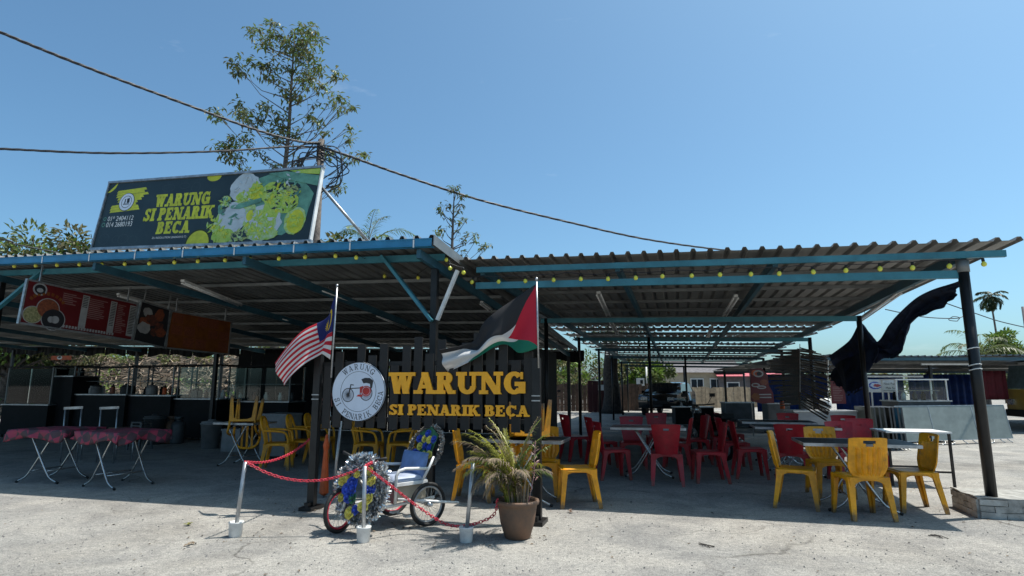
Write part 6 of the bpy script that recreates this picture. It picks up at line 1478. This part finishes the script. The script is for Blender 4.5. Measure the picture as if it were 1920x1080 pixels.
litter(357, 986, 'pale leaf scrap on the ground left of leaning stanchion', M['frondy'], 'leaf')
litter(1322, 1024, 'dark twig on the sunlit ground before the shade edge', M['barkd'], 'twig')
litter(1760, 1008, 'small dark stick beside the corner of the roof shadow', M['barkd'], 'twig')
litter(1070, 962, 'reddish leaf scrap at the shade edge past the pot', M['terra'], 'leaf')

# ================================================================= CLUTTER
def turned(name, label, cat, p, prof, m, seg=16, extra=None, group=None):
    o = thing(name, label, cat, p, rnd.uniform(0, 6), group); mb = MB(); mb.lathe(prof, seg); mb.build('body', m, o, True)
    if extra: extra(o)
    return o
def knob(z, r, m): return lambda o: MB().lathe([(r, z), (r * 1.05, z + .03), (r * .4, z + .05), (r * .35, z + .08)], 12).build('lid', m, o, True)
def bin_(x, v, h, r, m, label):
    q = W(ux(x, v), v, 0); turned('waste_bin', label, 'bin', q, [(r * .8, 0), (r, h * .95), (r * 1.08, h * .95), (r * 1.08, h), (r * .9, h)], m, 18, knob(h, r * .95, m))
bin_(300, 11.6, .62, .24, M['greystall'], 'grey lidded bin in front of the counter under the black menu')
bin_(405, 11.2, .55, .22, M['mwhite2'], 'pale bin beside the counter under the orange menu')
GC = [(.13, 0), (.15, .02), (.155, .06), (.155, .42), (.13, .50), (.05, .53), (.05, .56), (.10, .565), (.10, .64), (.085, .64)]
for x, m, lb in ((330, 'terra', 'rusty gas cylinder at the foot of the middle counter'), (343, 'greystall', 'grey gas cylinder next to the rusty one')):
    turned('gas_cylinder', lb, 'gas cylinder', W(ux(x, 11.9), 11.9, 0), GC, M[m], 16)
def boxes(x, v, dims, m, label):
    q = W(ux(x, v), v, 0); o = thing('storage_crate', label, 'crate', q, RZ + rnd.uniform(-.2, .2)); a, b, h = dims
    MB().box((0, 0, h / 2), (a, b, h * .98)).build('body', M[m], o); MB().box((0, 0, h), (a + .03, b + .03, .04)).build('rim', M[m], o)
boxes(245, 11.8, (.55, .4, .34), 'terra', 'brown crate on the floor behind the pink tables'); boxes(450, 10.9, (.4, .35, .45), 'mwhite2', 'pale crate by the upturned yellow chair table')
boxes(1240, 14, (.6, .45, .4), 'darkstall', 'dark crate behind the red table'); boxes(1330, 15, (.7, .5, .6), 'greystall', 'grey crate deep in the dining shed behind the motorcycle')
for x, v, z, kind, m, lb in ((185, 12.55, 1.15, 0, 'galv', 'steel cooking pot on the low counter behind the pink tables'), (215, 12.55, 1.15, 1, 'food_a', 'red lidded jar on the low counter behind the pink tables'), (240, 12.6, 1.15, 0, 'greystall', 'dark pot near the end of the low counter'),
                        (288, 12.65, 1.13, 2, 'mwhite2', 'pale rice cooker on the counter under the black menu'), (312, 12.65, 1.13, 1, 'orange', 'orange jar on the counter under the black menu'), (372, 12.75, 1.05, 0, 'galv', 'steel pot on the counter under the orange menu'), (70, 12.3, .88, 1, 'bbgreen', 'green jar on the counter at the photo edge'),
                        (1482, 14.6, .80, 1, 'orange', 'orange jar on the pale grey counter'), (1530, 14.6, .80, 0, 'galv', 'steel pot on the pale grey counter'), (1565, 14.6, .80, 2, 'white', 'white tub on the pale grey counter')):
    P_ = ([(.13, 0), (.14, .01), (.14, .17), (.15, .175), (.15, .185), (.12, .185)], [(.05, 0), (.055, .01), (.055, .14), (.045, .16), (.045, .18)], [(.12, 0), (.14, .03), (.14, .18), (.10, .24), (.03, .26)])[kind]
    q = W(ux(x, v), v, z) if x < 1000 else pY(x, 776, 14.35)
    turned('cooking_pot' if kind == 0 else ('jar' if kind == 1 else 'tub'), lb, ('pot', 'jar', 'tub')[kind], q if x < 1000 else Vector((q.x, 14.75, .805)), P_, M[m], 16, knob(P_[-1][1], P_[-1][0] * .9, M['black']))
def stool_stack(x, v, n, m, label):
    q = W(ux(x, v), v, 0); 
    for k in range(n):
        o = thing('plastic_stool', label + (', topmost' if k == n - 1 else (', lowest' if k == 0 else ', in between')), 'stool', Vector((q.x, q.y, k * .07)), RZ, 'stacked stools behind the pink tables')
        MB().box((0, 0, .44), (.28, .28, .03)).build('seat', m, o)
        for sx in (-1, 1):
            for sy in (-1, 1): mb = MB(); mb.beam((sx * .12, sy * .12, .43), (sx * .165, sy * .165, 0), .05, .025, (0, 1, 0), 0, .035, .02); mb.build('leg', m, o)
stool_stack(275, 10.6, 3, M['greystall'], 'dark stool in the stack behind the pink tables')

# scattered dry scraps blown against the posts and across the yard
mb = MB(); rs = random.Random(44)
for i in range(420):
    if i < 160:
        c = rs.choice((W(-4.04, 6.12), W(-1.43, 6.12), W(3.1, 7.55), Vector((.05, 5.6, 0)), Vector((-1.3, 6.2, 0)), gp(441, 1006))); X, Y = c.x + rs.gauss(0, .28), c.y + rs.gauss(0, .18)
    else: Y = rs.uniform(3.4, 9.5); X = rs.uniform(-1, 1) * Y * .95
    a = rs.uniform(0, 6.28); l_ = rs.uniform(.012, .045); mb.leaf(Vector((X, Y, .004)), Vector((math.cos(a), math.sin(a), rs.uniform(.0, .25))), l_, l_ * .45, (0, 0, 1), rs.choice((0, 0, 1)), bend=.2)
struct(mb.build('leaf_litter', [M['frondd'], M['barkd']]), 'stuff')
